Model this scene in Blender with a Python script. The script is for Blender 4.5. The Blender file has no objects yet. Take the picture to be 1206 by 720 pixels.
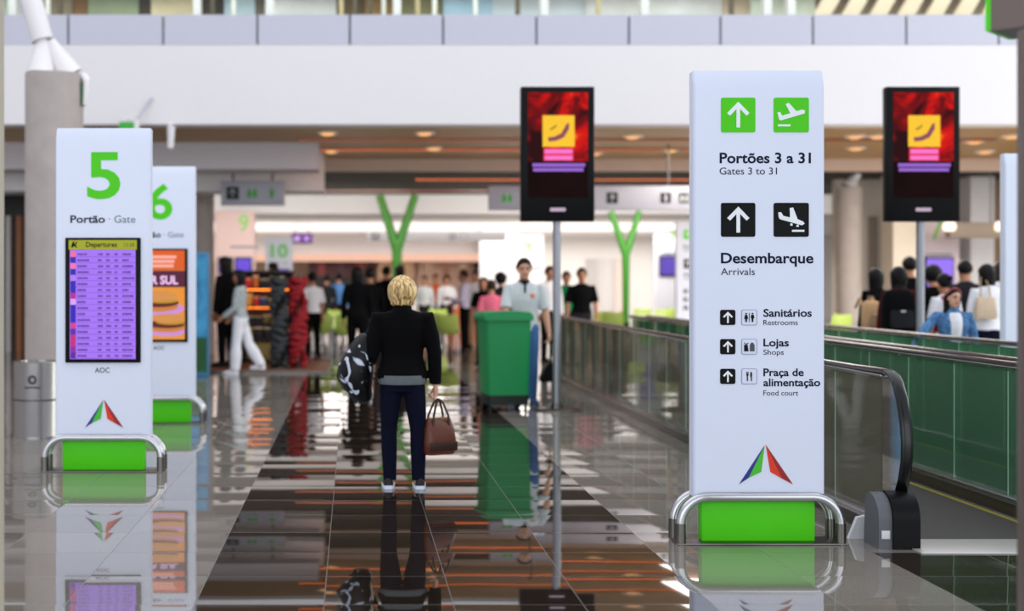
import bpy, bmesh, math, random
from mathutils import Vector, Matrix
random.seed(7)
S = bpy.context.scene
COL = S.collection
# ------------------------------------------------------------------ camera, world, light, exposure
F, CX, CY, EYE = 1600.0, 415.0, 331.0, 1.6          # focal length and principal point in pixels of the 1206x720 frame
cam_d = bpy.data.cameras.new('camera'); cam = bpy.data.objects.new('camera', cam_d); COL.objects.link(cam)
cam.location = (0, 0, EYE); cam.rotation_euler = (math.pi / 2, 0, 0)
cam_d.sensor_width = 36; cam_d.lens = F / 1206 * 36
cam_d.shift_x = (603 - CX) / 1206; cam_d.shift_y = -(360 - CY) / 1206
cam_d.clip_end = 300
cam_d.dof.use_dof = True; cam_d.dof.focus_distance = 8.6; cam_d.dof.aperture_fstop = 1.08
S.camera = cam
w = bpy.data.worlds.new('daylight'); S.world = w; w.use_nodes = True
w.node_tree.nodes['Background'].inputs[0].default_value = (0.80, 0.86, 1.0, 1)
w.node_tree.nodes['Background'].inputs[1].default_value = 1.0
S.view_settings.view_transform = 'Standard'; S.view_settings.look = 'None'
S.view_settings.exposure = 0.0; S.view_settings.gamma = 1.0
try: S.view_settings.use_curve_mapping = False
except Exception: pass
try: S.cycles.use_denoising = True; S.cycles.max_bounces = 8; S.cycles.transparent_max_bounces = 12
except Exception: pass
def area(name, loc, sx, sy, power, col, rot=(0, 0, 0)):
    d = bpy.data.lights.new(name, 'AREA'); d.shape = 'RECTANGLE'; d.size = sx; d.size_y = sy; d.energy = power; d.color = col
    o = bpy.data.objects.new(name, d); o.location = loc; o.rotation_euler = rot; COL.objects.link(o); return o
area('rear_fill_light', (2, -9, 4.6), 40, 9, 1500, (0.96, 0.98, 1.0), (math.pi / 2, 0, 0))  # unseen fill added behind the camera to brighten surfaces that face it
area('hall_ceiling_light', (4, 13, 11), 30, 14, 1000, (1, 0.98, 0.96))
area('food_court_light', (0, 51, 3.3), 30, 9, 2300, (1, 0.95, 0.9))
area('food_court_fill', (0, 47, 2.9), 28, 8, 900, (1, 0.95, 0.9), (math.pi, 0, 0))  # added upward fill with no fixture, whitens the far ceiling
area('side_fill_light', (22, 14, 4), 18, 6, 1700, (0.95, 1.0, 0.98), (0, math.radians(70), 0))  # unseen fill added at the right for the crowd and balustrade glass
area('upper_floor_light', (4, 24.2, 9.5), 26, 2, 600, (1, 0.97, 0.92), (math.radians(35), 0, 0))  # added fill that brightens the walls above the parapet
area('gate_fill', (13, 24, 4.15), 14, 5, 1300, (1, 0.93, 0.85))  # added to boost the floor seen through the green balustrades
area('concourse_fill', (-3, 33.4, 3.7), 9, 2.5, 430, (1, 0.95, 0.9), (math.radians(50), 0, 0))  # tilted fill added under the dark ceiling to whiten the fascia beyond
area('concourse_fill_right', (8, 33.4, 3.7), 10, 2.5, 560, (1, 0.95, 0.9), (math.radians(50), 0, 0))  # matching added fill further right, also without a fixture

# ------------------------------------------------------------------ helpers
def at(px, py, Y): return Vector(((px - CX) * Y / F, Y, EYE - (py - CY) * Y / F))
def PX(px, Y): return (px - CX) * Y / F
def PZ(py, Y): return EYE - (py - CY) * Y / F
def lin(c):
    r = []
    for v in c[:3]:
        v = v / 255.0
        r.append(v / 12.92 if v <= 0.04045 else ((v + 0.055) / 1.055) ** 2.4)
    return (*r, 1)
MATS = {}
def M(name, col, rough=0.5, metal=0.0, emit=0.0, noise=0.05, scale=9.0, bump=0.0, ior=1.45, col2=None):
    if name in MATS: return MATS[name]
    m = bpy.data.materials.new(name); m.use_nodes = True; nt = m.node_tree; b = nt.nodes['Principled BSDF']
    L = nt.links
    tc = nt.nodes.new('ShaderNodeTexCoord'); n = nt.nodes.new('ShaderNodeTexNoise')
    n.inputs['Scale'].default_value = scale; n.inputs['Detail'].default_value = 4
    L.new(tc.outputs['Object'], n.inputs['Vector'])
    mx = nt.nodes.new('ShaderNodeMix'); mx.data_type = 'RGBA'
    c = lin(col); a = tuple(max(0, v * (1 - noise)) for v in c[:3]) + (1,); d = tuple(min(1, v * (1 + noise)) for v in c[:3]) + (1,)
    if col2: a, d = c, lin(col2)
    mx.inputs['A'].default_value = a; mx.inputs['B'].default_value = d
    if col2:
        rp = nt.nodes.new('ShaderNodeValToRGB'); rp.color_ramp.elements[0].position = 0.42; rp.color_ramp.elements[1].position = 0.58
        L.new(n.outputs['Fac'], rp.inputs[0]); L.new(rp.outputs[0], mx.inputs['Factor'])
    else: L.new(n.outputs['Fac'], mx.inputs['Factor'])
    L.new(mx.outputs['Result'], b.inputs['Base Color'])
    b.inputs['Roughness'].default_value = rough; b.inputs['Metallic'].default_value = metal; b.inputs['IOR'].default_value = ior
    if emit:
        L.new(mx.outputs['Result'], b.inputs['Emission Color']); b.inputs['Emission Strength'].default_value = emit
        b.inputs['Base Color'].default_value = (0, 0, 0, 1)
        for l in list(b.inputs['Base Color'].links): L.remove(l)
    if bump:
        bp = nt.nodes.new('ShaderNodeBump'); bp.inputs['Strength'].default_value = bump; bp.inputs['Distance'].default_value = 0.01
        L.new(n.outputs['Fac'], bp.inputs['Height']); L.new(bp.outputs[0], b.inputs['Normal'])
    MATS[name] = m; return m
def glass(name, tint, refl=0.12, sheen=None, amt=0.0):
    if name in MATS: return MATS[name]
    m = bpy.data.materials.new(name); m.use_nodes = True; nt = m.node_tree; nt.nodes.clear()
    o = nt.nodes.new('ShaderNodeOutputMaterial'); t = nt.nodes.new('ShaderNodeBsdfTransparent'); g = nt.nodes.new('ShaderNodeBsdfGlossy')
    t.inputs[0].default_value = lin(tint); g.inputs['Roughness'].default_value = 0.02
    fr = nt.nodes.new('ShaderNodeFresnel'); fr.inputs[0].default_value = 1.5
    ad = nt.nodes.new('ShaderNodeMath'); ad.operation = 'ADD'; ad.inputs[1].default_value = refl - 0.05; ad.use_clamp = True
    mx = nt.nodes.new('ShaderNodeMixShader')
    nt.links.new(fr.outputs[0], ad.inputs[0]); nt.links.new(ad.outputs[0], mx.inputs[0])
    nt.links.new(t.outputs[0], mx.inputs[1]); nt.links.new(g.outputs[0], mx.inputs[2]); nt.links.new(mx.outputs[0], o.inputs[0])
    if sheen:  # flat diffuse colour mixed in as painted sheen, lifts dark glass
        df = nt.nodes.new('ShaderNodeBsdfDiffuse'); df.inputs[0].default_value = lin(sheen); m2 = nt.nodes.new('ShaderNodeMixShader'); m2.inputs[0].default_value = amt
        nt.links.new(mx.outputs[0], m2.inputs[1]); nt.links.new(df.outputs[0], m2.inputs[2]); nt.links.new(m2.outputs[0], o.inputs[0])
    MATS[name] = m; return m

class MB:
    def __init__(s): s.bm = bmesh.new()
    def box(s, x0, x1, y0, y1, z0, z1, bev=0.0, seg=2):
        r = bmesh.ops.create_cube(s.bm, size=1.0)
        for v in r['verts']:
            v.co = Vector(((x0 + x1) / 2 + v.co.x * (x1 - x0), (y0 + y1) / 2 + v.co.y * (y1 - y0), (z0 + z1) / 2 + v.co.z * (z1 - z0)))
        if bev:
            es = list({e for v in r['verts'] for e in v.link_edges})
            bmesh.ops.bevel(s.bm, geom=es, offset=bev, segments=seg, affect='EDGES', profile=0.5)
        return s
    def loft(s, rings, cap=True):
        vs = [[s.bm.verts.new(p) for p in r] for r in rings]; n = len(rings[0])
        for a, b in zip(vs, vs[1:]):
            for i in range(n):
                try: s.bm.faces.new((a[i], a[(i + 1) % n], b[(i + 1) % n], b[i]))
                except ValueError: pass
        if cap:
            s.bm.faces.new(vs[0][::-1]); s.bm.faces.new(vs[-1])
        return s
    def tube(s, pts, rad, seg=10, flat=1.0, up=None):
        pts = [Vector(p) for p in pts]
        if not isinstance(rad, (list, tuple)): rad = [rad] * len(pts)
        rings = []; u = None
        for i, p in enumerate(pts):
            if i == 0: d = pts[1] - p
            elif i == len(pts) - 1: d = p - pts[i - 1]
            else: d = (pts[i + 1] - p).normalized() + (p - pts[i - 1]).normalized()
            d.normalize()
            if u is None:
                u = Vector(up) if up else (Vector((0, 0, 1)) if abs(d.z) < 0.9 else Vector((1, 0, 0)))
            u = (u - d * u.dot(d)).normalized(); v = d.cross(u)
            rings.append([p + (u * math.cos(2 * math.pi * k / seg) + v * math.sin(2 * math.pi * k / seg) * flat) * rad[i] for k in range(seg)])
        return s.loft(rings)
    def sphere(s, c, rx, ry=None, rz=None, seg=16, mat=None):
        ry = rx if ry is None else ry; rz = rx if rz is None else rz
        r = bmesh.ops.create_uvsphere(s.bm, u_segments=seg, v_segments=max(6, seg * 2 // 3), radius=1.0)
        for v in r['verts']:
            p = Vector((v.co.x * rx, v.co.y * ry, v.co.z * rz))
            if mat: p = mat @ p
            v.co = p + Vector(c)
        return r['verts']
    def lathe(s, prof, c=(0, 0, 0), seg=28):
        rings = [[Vector((c[0] + r * math.cos(2 * math.pi * k / seg), c[1] + r * math.sin(2 * math.pi * k / seg), c[2] + z)) for k in range(seg)] for r, z in prof]
        return s.loft(rings)
    def prism(s, poly, y0, y1):                      # polygon in x,z; extruded along y
        a = [s.bm.verts.new((x, y0, z)) for x, z in poly]; b = [s.bm.verts.new((x, y1, z)) for x, z in poly]
        n = len(poly)
        s.bm.faces.new(a); s.bm.faces.new(b[::-1])
        for i in range(n): s.bm.faces.new((a[(i + 1) % n], a[i], b[i], b[(i + 1) % n]))
        return s
    def prism_z(s, poly, z0, z1):
        a = [s.bm.verts.new((x, y, z0)) for x, y in poly]; b = [s.bm.verts.new((x, y, z1)) for x, y in poly]
        n = len(poly); s.bm.faces.new(a[::-1]); s.bm.faces.new(b)
        for i in range(n): s.bm.faces.new((a[i], a[(i + 1) % n], b[(i + 1) % n], b[i]))
        return s
    def move(s, v):
        bmesh.ops.translate(s.bm, vec=Vector(v), verts=s.bm.verts); return s
    def rot(s, ang, ax, c=(0, 0, 0)):
        bmesh.ops.rotate(s.bm, cent=Vector(c), matrix=Matrix.Rotation(ang, 3, ax), verts=s.bm.verts); return s
    def build(s, name, mat, parent=None, smooth=True, ang=40):
        bmesh.ops.recalc_face_normals(s.bm, faces=s.bm.faces)
        me = bpy.data.meshes.new(name); s.bm.to_mesh(me); s.bm.free()
        return link(name, me, mat, parent, smooth, ang)
def link(name, me, mat, parent=None, smooth=True, ang=40):
    o = bpy.data.objects.new(name, me); COL.objects.link(o)
    if mat: me.materials.append(mat)
    if smooth and len(me.polygons):
        me.polygons.foreach_set('use_smooth', [True] * len(me.polygons))
        try: me.set_sharp_from_angle(angle=math.radians(ang))
        except Exception: pass
    if parent: o.parent = parent
    return o
def remesh(mb, name, mat, parent, vox, it=3):
    bmesh.ops.recalc_face_normals(mb.bm, faces=mb.bm.faces)
    me = bpy.data.meshes.new('tmp'); mb.bm.to_mesh(me); mb.bm.free()
    t = bpy.data.objects.new('tmp', me); COL.objects.link(t)
    r = t.modifiers.new('r', 'REMESH'); r.mode = 'VOXEL'; r.voxel_size = vox
    if it:
        q = t.modifiers.new('s', 'SMOOTH'); q.factor = 0.5; q.iterations = it
    dg = bpy.context.evaluated_depsgraph_get()
    new = bpy.data.meshes.new_from_object(t.evaluated_get(dg), preserve_all_data_layers=False, depsgraph=dg)
    bpy.data.objects.remove(t); bpy.data.meshes.remove(me)
    new.name = name; new.materials.clear()
    return link(name, new, mat, parent, True, 80)
def tag(o, label=None, cat=None, group=None, kind=None):
    if label: o['label'] = label
    if cat: o['category'] = cat
    if group: o['group'] = group
    if kind: o['kind'] = kind
    return o
def thing(name, label, cat, loc=(0, 0, 0), rz=0.0, group=None):
    o = bpy.data.objects.new(name, None); o.empty_display_size = 0.1; COL.objects.link(o)
    o.location = loc; o.rotation_euler = (0, 0, rz); return tag(o, label, cat, group)
def struct(o): return tag(o, kind='structure')
def dup(root, loc, rz=None, label=None, group=None):
    def cp(o, par):
        c = o.copy(); COL.objects.link(c)
        if par: c.parent = par
        for ch in list(o.children): cp(ch, c)
        return c
    r = cp(root, None); r.location = loc
    if rz is not None: r.rotation_euler = (0, 0, rz)
    if label: r['label'] = label
    if group: r['group'] = group
    return r
def text(s, x0, x1, zb, cap, y, mat, parent, bold=0.0, name='lettering'):
    c = bpy.data.curves.new('txt', 'FONT'); c.body = s; c.size = 1.0; c.extrude = 0.004; c.offset = bold; c.resolution_u = 4
    t = bpy.data.objects.new('txt', c); COL.objects.link(t)
    dg = bpy.context.evaluated_depsgraph_get(); me = bpy.data.meshes.new_from_object(t.evaluated_get(dg))
    bpy.data.objects.remove(t)
    xs = [v.co.x for v in me.vertices]; mn, mxx = min(xs), max(xs)
    k = cap / 0.727; kx = (x1 - x0) / (mxx - mn)
    for v in me.vertices:
        a, b, d = v.co
        v.co = ((a - mn) * kx + x0, y - abs(d) * 0.25 - d * 0.1, b * k + zb)
    me.name = name; me.materials.clear()
    return link(name, me, mat, parent, False)
def rrect(x0, x1, z0, z1, r, n=4):
    p = []
    for cx, cz, a in ((x1 - r, z1 - r, 0), (x0 + r, z1 - r, 90), (x0 + r, z0 + r, 180), (x1 - r, z0 + r, 270)):
        for k in range(n + 1):
            t = math.radians(a + 90 * k / n); p.append((cx + r * math.cos(t), cz + r * math.sin(t)))
    return p

# ------------------------------------------------------------------ materials
white = M('white_paint', (230, 226, 226), 0.55, noise=0.02)
panel_white = M('sign_white', (222, 228, 242), 0.35, noise=0.012)
grey_panel = M('grey_cladding', (196, 196, 208), 0.45, noise=0.02)
grey_box = M('grey_board', (214, 210, 214), 0.6, noise=0.03)
green = M('sign_green', (80, 208, 22), 0.4, noise=0.03)
ygreen = M('post_green', (50, 122, 22), 0.4)
black = M('satin_black', (9, 9, 11), 0.4)
navytext = M('navy_lettering', (20, 28, 52), 0.5)
greytext = M('grey_lettering', (96, 104, 124), 0.5)
steel = M('brushed_steel', (190, 190, 192), 0.22, 1.0)
dsteel = M('dark_steel', (112, 108, 104), 0.3, 1.0)
concrete = M('column_concrete', (176, 166, 160), 0.8, noise=0.18, scale=4, bump=0.15)
rubber = M('black_rubber', (10, 10, 11), 0.38)
greyplast = M('grey_plastic', (92, 94, 98), 0.5)
beige = M('beige_wall', (214, 206, 196), 0.7)
brownwall = M('brown_wall', (140, 112, 84), 0.6, noise=0.1)

for _m, _v in ((black, 0.15), (navytext, 0.1), (green, 0.25), (panel_white, 0.25)): _m.node_tree.nodes['Principled BSDF'].inputs['Specular IOR Level'].default_value = _v
# ------------------------------------------------------------------ setting: floor
def floor_mat():
    m = bpy.data.materials.new('polished_granite'); m.use_nodes = True; nt = m.node_tree; b = nt.nodes['Principled BSDF']; L = nt.links
    def N(t, **k):
        n = nt.nodes.new(t)
        for a, v in k.items(): setattr(n, a, v)
        return n
    def math_(op, a, bb=None, c=None):
        n = N('ShaderNodeMath', operation=op)
        for i, v in enumerate((a, bb, c)):
            if v is None: continue
            if isinstance(v, (int, float)): n.inputs[i].default_value = v
            else: L.new(v, n.inputs[i])
        return n.outputs[0]
    tc = N('ShaderNodeTexCoord'); sp = N('ShaderNodeSeparateXYZ'); L.new(tc.outputs['Object'], sp.inputs[0])
    T = 0.64
    fx = math_('DIVIDE', math_('ADD', sp.outputs[0], 0.78), T); fy = math_('DIVIDE', math_('SUBTRACT', sp.outputs[1], 7.99), T)
    ix = math_('FLOOR', fx); iy = math_('FLOOR', fy)
    # bands of dark granite: the middle aisle (4 tiles) and the run in front of the walkway
    d1 = math_('MULTIPLY', math_('GREATER_THAN', ix, -0.5), math_('LESS_THAN', ix, 3.5))
    d2 = math_('MULTIPLY', math_('GREATER_THAN', ix, 5.5), math_('LESS_THAN', iy, -0.5))
    dk = math_('MAXIMUM', d1, d2)
    wn = N('ShaderNodeTexWhiteNoise', noise_dimensions='2D'); cb = N('ShaderNodeCombineXYZ')
    L.new(ix, cb.inputs[0]); L.new(iy, cb.inputs[1]); L.new(cb.outputs[0], wn.inputs['Vector'])
    sc = N('ShaderNodeSeparateColor'); L.new(wn.outputs['Color'], sc.inputs[0])
    g = N('ShaderNodeTexNoise'); g.inputs['Scale'].default_value = 120; g.inputs['Detail'].default_value = 6; L.new(tc.outputs['Object'], g.inputs['Vector'])
    mx = N('ShaderNodeMix', data_type='RGBA'); mx.inputs['A'].default_value = lin((128, 121, 112)); mx.inputs['B'].default_value = lin((40, 31, 24)); L.new(dk, mx.inputs['Factor'])
    v = math_('ADD', math_('MULTIPLY', sc.outputs[2], 0.25), math_('ADD', math_('MULTIPLY', g.outputs['Fac'], 0.9), 0.42))
    # joints
    ex = math_('ABSOLUTE', math_('SUBTRACT', math_('FRACT', fx), 0.5)); ey = math_('ABSOLUTE', math_('SUBTRACT', math_('FRACT', fy), 0.5))
    j = math_('GREATER_THAN', math_('MAXIMUM', ex, ey), 0.4965)
    v = math_('MULTIPLY', v, math_('SUBTRACT', 1.0, math_('MULTIPLY', j, 0.6)))
    mm = N('ShaderNodeMix', data_type='RGBA', blend_type='MULTIPLY'); mm.inputs['Factor'].default_value = 1.0
    L.new(mx.outputs['Result'], mm.inputs['A']); cc = N('ShaderNodeCombineColor')
    for i in range(3): L.new(v, cc.inputs[i])
    L.new(cc.outputs[0], mm.inputs['B']); L.new(mm.outputs['Result'], b.inputs['Base Color'])
    # every tile is laid a hair out of level
    wv = N('ShaderNodeTexNoise'); wv.inputs['Scale'].default_value = 1.3; wv.inputs['Detail'].default_value = 1; L.new(tc.outputs['Object'], wv.inputs['Vector'])
    ny = math_('ADD', math_('MULTIPLY', math_('SUBTRACT', sc.outputs[0], 0.5), FLOOR_TILT), math_('MULTIPLY', math_('SUBTRACT', wv.outputs['Fac'], 0.5), 0.004))
    def bow(f, k): return math_('MULTIPLY', math_('SUBTRACT', math_('FRACT', f), 0.5), k)      # slightly cushioned tiles
    ny = math_('ADD', ny, bow(fy, FLOOR_BOW))
    nx = math_('ADD', bow(fx, 0.002), math_('MULTIPLY', math_('SUBTRACT', sc.outputs[1], 0.5), 0.0022))
    cn = N('ShaderNodeCombineXYZ'); L.new(nx, cn.inputs[0]); L.new(ny, cn.inputs[1]); cn.inputs[2].default_value = 1.0
    nn = N('ShaderNodeVectorMath', operation='NORMALIZE'); L.new(cn.outputs[0], nn.inputs[0]); L.new(nn.outputs[0], b.inputs['Normal'])
    L.new(math_('ADD', math_('MULTIPLY', j, 0.4), 0.03), b.inputs['Roughness'])
    b.inputs['IOR'].default_value = FLOOR_IOR
    return m
FLOOR_TILT, FLOOR_IOR, FLOOR_BOW = 0.020, 2.9, 0.014
struct(MB().box(-18, 34, -4, 64, -0.1, 0).build('floor', floor_mat(), smooth=False))

# ------------------------------------------------------------------ setting: mezzanine, soffit, walls
YF = 23.0
z_b, z_w, z_p = PZ(146.5, YF), PZ(53, YF), PZ(17, YF)
struct(MB().box(-18, 34, YF, YF + 0.5, z_b, z_w).build('trim_1', white, smooth=False))           # white fascia of the mezzanine
seams = [(x - CX) * YF / F for x in (80, 192, 303, 412, 522, 632, 741, 849, 958, 1068, 1177)]
edges = [-18] + seams + [seams[-1] + 2, seams[-1] + 4, 34]
mb = MB()
for a, b in zip(edges, edges[1:]): mb.box(a + 0.02, b - 0.02, YF + 0.02, YF + 0.1, z_w + 0.01, z_p)
struct(mb.build('trim_2', grey_panel, smooth=False))                                              # grey cladding panels over the fascia
struct(MB().box(-18, 34, YF + 0.06, YF + 0.12, z_w, z_p - 0.03).build('trim_3', M('seam_grey', (110, 108, 118)), smooth=False))
struct(MB().box(-18, 34, YF + 0.15, YF + 0.165, z_p - 0.1, z_p + 0.9).build('window_1', glass('parapet_glass', (244, 250, 248), 0.03), smooth=False))
wood = M('soffit_wood', (176, 138, 88), 0.45, noise=0.12, scale=3)
YS = 29.5
struct(MB().box(-18, 34, YF + 0.5, YS, z_b, z_b + 0.3).build('ceiling', wood, smooth=False))
struct(MB().box(-18, 34, YS, YS + 0.3, PZ(201, YS), z_b + 0.3).build('trim_4', M('pink_beige', (222, 196, 178), 0.6), smooth=False))
z_d = PZ(201, YS)
struct(MB().box(-18, 34, YS + 0.3, 37.6, z_d, z_d + 0.2).build('ceiling_1', M('dark_ceiling', (34, 22, 12), 0.7), smooth=False))
Z2 = PZ(252, 37.6)
struct(MB().box(-18, 34, 37.6, 38.0, PZ(252, 37.6), z_d + 0.2).build('trim_5', white, smooth=False))
struct(MB().box(-18, 34, 37.5, 37.6, PZ(229, 37.5), z_d).build('trim_6', M('dark_green_edge', (38, 54, 30), 0.5), smooth=False))
struct(MB().box(-18, 34, 38.0, 62, Z2, Z2 + 0.2).build('ceiling_2', white, smooth=False))
struct(MB().box(-18, 11.2, 57.5, 58, PZ(301, 57.5), Z2).build('trim_7', white, smooth=False))
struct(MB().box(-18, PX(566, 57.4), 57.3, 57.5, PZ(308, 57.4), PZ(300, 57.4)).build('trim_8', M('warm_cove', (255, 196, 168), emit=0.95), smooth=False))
struct(MB().box(-18, 34, 62, 62.3, 0, 5).build('wall_back', M('back_wall', (206, 176, 152), 0.6, noise=0.05), smooth=False))
struct(MB().box(PX(566, 57), 34, 56.6, 57, 0, Z2).build('wall_right_back', M('far_white', (230, 226, 222), 0.6, noise=0.02), smooth=False))
struct(MB().box(-18, -17.7, -4, 62, 0, 12).build('wall_left', white, smooth=False))
struct(MB().box(33.7, 34, -4, 62, 0, 12).build('wall_right', white, smooth=False))
# grey bulkhead and the white one behind it
struct(MB().box(-18, PX(375, 26), 26, 27, PZ(199.5, 26), z_b).build('trim_9', grey_box, smooth=False))
struct(MB().box(-18, PX(381, 28), 28, 29.3, PZ(225, 28), z_b).build('trim_10', M('bright_white', (246, 244, 242), 0.5), smooth=False))

# upper floor behind the parapet
YU = 27.0
UP = [(-60, 12, (196, 214, 190)), (12, 40, (226, 224, 226)), (40, 84, (150, 136, 112)), (84, 104, (150, 110, 60)), (104, 163, (150, 160, 128)), (163, 178, (70, 60, 40)),
      (178, 230, (226, 208, 170)), (230, 264, (70, 58, 40)), (264, 300, (200, 220, 240)), (300, 312, (120, 110, 90)), (312, 396, (246, 244, 240)), (396, 430, (120, 96, 60)), (430, 470, (160, 124, 66)),
      (470, 522, (150, 142, 96)), (522, 580, (176, 206, 232)), (580, 690, (226, 234, 240)), (690, 850, (244, 240, 234)), (850, 884, (220, 200, 172)), (884, 960, (214, 222, 204)), (960, 1400, (150, 132, 108))]
for i, (a, b, c) in enumerate(UP):
    struct(MB().box(PX(a, YU), PX(b, YU), YU + 0.1 * (i % 2), YU + 0.3, z_b + 0.3, PZ(-12, YU)).build('wall_upper', M('upper_%d' % i, c, 0.7, noise=0.35 if i % 2 == 0 else 0.12, scale=1.6), smooth=False))
for a in (15, 232, 318, 467, 640, 758, 902, 930):
    struct(MB().box(PX(a - 4, 26.2), PX(a + 5, 26.2), 26.1, 26.3, z_b + 0.3, 7.6).build('trim_11', white, smooth=False))
for a in (56, 70, 250, 275, 402, 418, 436, 452, 492, 512, 560, 610, 705, 862):
    struct(MB().box(PX(a - 2.5, 26.4), PX(a + 2.5, 26.4), 26.4, 26.5, z_b + 0.3, 7.6).build('trim_12', M('mullion_%d' % (a % 3), ((196, 176, 130), (92, 76, 50), (232, 230, 220))[a % 3], 0.5), smooth=False))
r = thing('slanted_louvre_screen', 'row of slanted beige louvres on the upper floor above the white fascia', 'louvre screen', (0, 26, z_b + 0.3))
cr = M('cream_slat', (236, 214, 184), 0.5)
for k in range(7):
    x = PX(975 + 33 * k, 26); zz = PZ(8, 26) - z_b - 0.3
    MB().prism([(x - 0.52, zz - 0.6), (x - 0.2, zz - 0.6), (x + 0.5, zz + 0.6), (x + 0.18, zz + 0.6)], 0, 0.12).build('slat', cr, r, False)
struct(MB().box(-18, 34, 26.6, 27, PZ(-12, 27), 11).build('wall_upper_front', M('upper_wood', (96, 66, 40), 0.5, noise=0.25, scale=1.2), smooth=False))
orange_l = M('orange_light', (255, 116, 36), emit=1.9)
for Yl, dl, x0, x1, zc, lab in ((35.9, 0.35, -1.5, 4.5, z_d, 'orange slot light in the dark ceiling nearest the food court'), (31.9, 0.45, 1.5, 9.0, z_d, 'orange slot light in the dark ceiling nearest the wooden soffit'),
        (27.3, 0.3, -0.9, 9, z_b, 'orange slot light in the wooden soffit, deeper of the two'), (25.4, 0.22, -1, 12, z_b, 'orange slot light in the wooden soffit nearest the white fascia')):
    lt = thing('slot_light', lab, 'light', (0, Yl, zc))
    MB().box(x0, x1, -dl / 2, dl / 2, -0.012, -0.002).build('diffuser', orange_l, lt, False)
    for e in (-1, 1): MB().box(x0, x1, e * dl / 2 - 0.015, e * dl / 2 + 0.015, -0.03, -0.003).build('rim', dsteel, lt, False)

# downlights in the soffit
glow = M('downlight_glow', (255, 186, 120), emit=1.15)
for i, (px, py) in enumerate(((386, 156), (500, 156), (390, 177), (511, 174), (700, 180), (745, 160), (790, 176), (1007, 160), (1034, 160), (1008, 174), (1148, 166), (1160, 178), (1192, 160))):
    Y = F * (z_b - EYE) / (CY - py)
    t = thing('downlight', 'round recessed downlight in the wooden soffit under the mezzanine', 'downlight', (PX(px, Y), Y, z_b), group='soffit downlights')
    MB().lathe([(0.14, 0.0), (0.2, 0.0), (0.2, -0.02), (0.14, -0.02)]).build('ring', white, t)
    MB().lathe([(0.14, -0.004), (0.13, -0.03), (0.08, -0.055), (0.001, -0.065)]).build('lens', glow, t)

# right side walls behind the crowd
struct(MB().box(PX(985, 32), PX(1075, 32), 32, 32.3, 0, z_d).build('wall_right_1', beige, smooth=False))
struct(MB().box(PX(1130, 32), PX(1215, 32), 32, 32.3, 0, z_d).build('wall_right_2', brownwall, smooth=False))
struct(MB().box(PX(1148, 31), PX(1176, 31), 31.2, 31.8, 0, z_d).build('wall_right_3', M('pale_pier', (206, 204, 206), 0.6), smooth=False))
struct(MB().box(PX(1052, 30.5), PX(1084, 30.5), 30.5, 31.2, 0, z_d).build('wall_right_4', M('cream_pier', (232, 220, 200), 0.6), smooth=False))
for i, (a, b, y0) in enumerate(((690, 704, 305), (708, 722, 305), (724, 740, 305))):
    d = struct(MB().box(PX(a, 56.5), PX(b, 56.5), 56.5, 56.6, 0, PZ(y0, 56.5)).build('door_%d' % (i + 1), M('door_grey_%d' % i, ((186, 182, 180), (206, 202, 200), (222, 206, 196))[i], 0.5), smooth=False))
struct(MB().box(PX(770, 56.5), PX(830, 56.5), 56.4, 56.6, 0, Z2).build('wall_right_5', M('bluish_panel', (206, 208, 218), 0.5), smooth=False))
for i, (a, c) in enumerate(((1024, (150, 140, 130)), (1046, (176, 160, 140)))):
    struct(MB().box(PX(a, 31.9), PX(a + 10, 31.9), 31.9, 32, 0, PZ(255 if i == 0 else 285, 32)).build('door_%d' % (i + 4), M('recess_%d' % i, c, 0.6), smooth=False))
# left side behind the column
struct(MB().box(-14, PX(229, 31), 31, 31.3, 0, z_d).build('wall_left_shop', M('dark_shopfront', (24, 20, 18), 0.4), smooth=False))
for i, (a, b, c) in enumerate(((8, 13, (226, 220, 214)), (20, 26, (170, 110, 70)), (-20, -8, (210, 210, 210)))):
    struct(MB().box(PX(a, 30.8), PX(b, 30.8), 30.7, 31, 0, PZ(255, 31)).build('trim_13', M('shop_post_%d' % i, c), smooth=False))

# ------------------------------------------------------------------ columns
def cone_strut(parent, base, top, r0, r1, tube_to, tr):
    MB().tube([base, top], [r0, r1], 20).build('cone', white, parent)
    MB().tube([top, tube_to], [tr, tr], 20).build('strut', white, parent)
def column(label, px, top, Y, r):
    X = PX(px, Y); zt = PZ(top, Y)
    t = thing('concrete_column', label, 'column', (X, Y, 0))
    MB().lathe([(r, 0), (r, zt), (r - 0.03, zt)], seg=40).build('shaft', concrete, t)
    return t, zt
t, zt = column('round bare concrete column with white struts behind the gate 5 totem', 64, 88, 18.2, 0.385)
cone_strut(t, (-0.17, -0.06, zt), (-0.16, 0, zt + 0.46), 0.19, 0.08, (-0.52, 0.05, zt + 1.7), 0.15)
MB().tube([(0.18, 0.1, zt), (-0.08, 0.05, zt + 0.46)], [0.19, 0.08], 20).build('cone', white, t)
sp = MB().tube([(0.4, -0.05, zt - 0.02), (0.46, -0.1, zt - 0.1), (0.43, -0.1, zt - 0.42)], [0.05, 0.05, 0.03]).build('spotlight', white, t)
MB().box(0.36, 0.4, -0.12, 0.05, zt - 0.42, zt - 0.12).build('green_plate', M('dark_green_plate', (40, 92, 30)), t)
t, zt = column('beige round column with white strut beyond the crowd at the walkway', 1000, 221, 30.4, 0.27)
cone_strut(t, (0, 0, zt), (0.1, 0, zt + 0.2), 0.2, 0.1, (0.2, 0, z_d), 0.09)
t, zt = column('beige round column behind the gate 6 totem', 236, 203, 30.0, 0.3)

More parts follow.
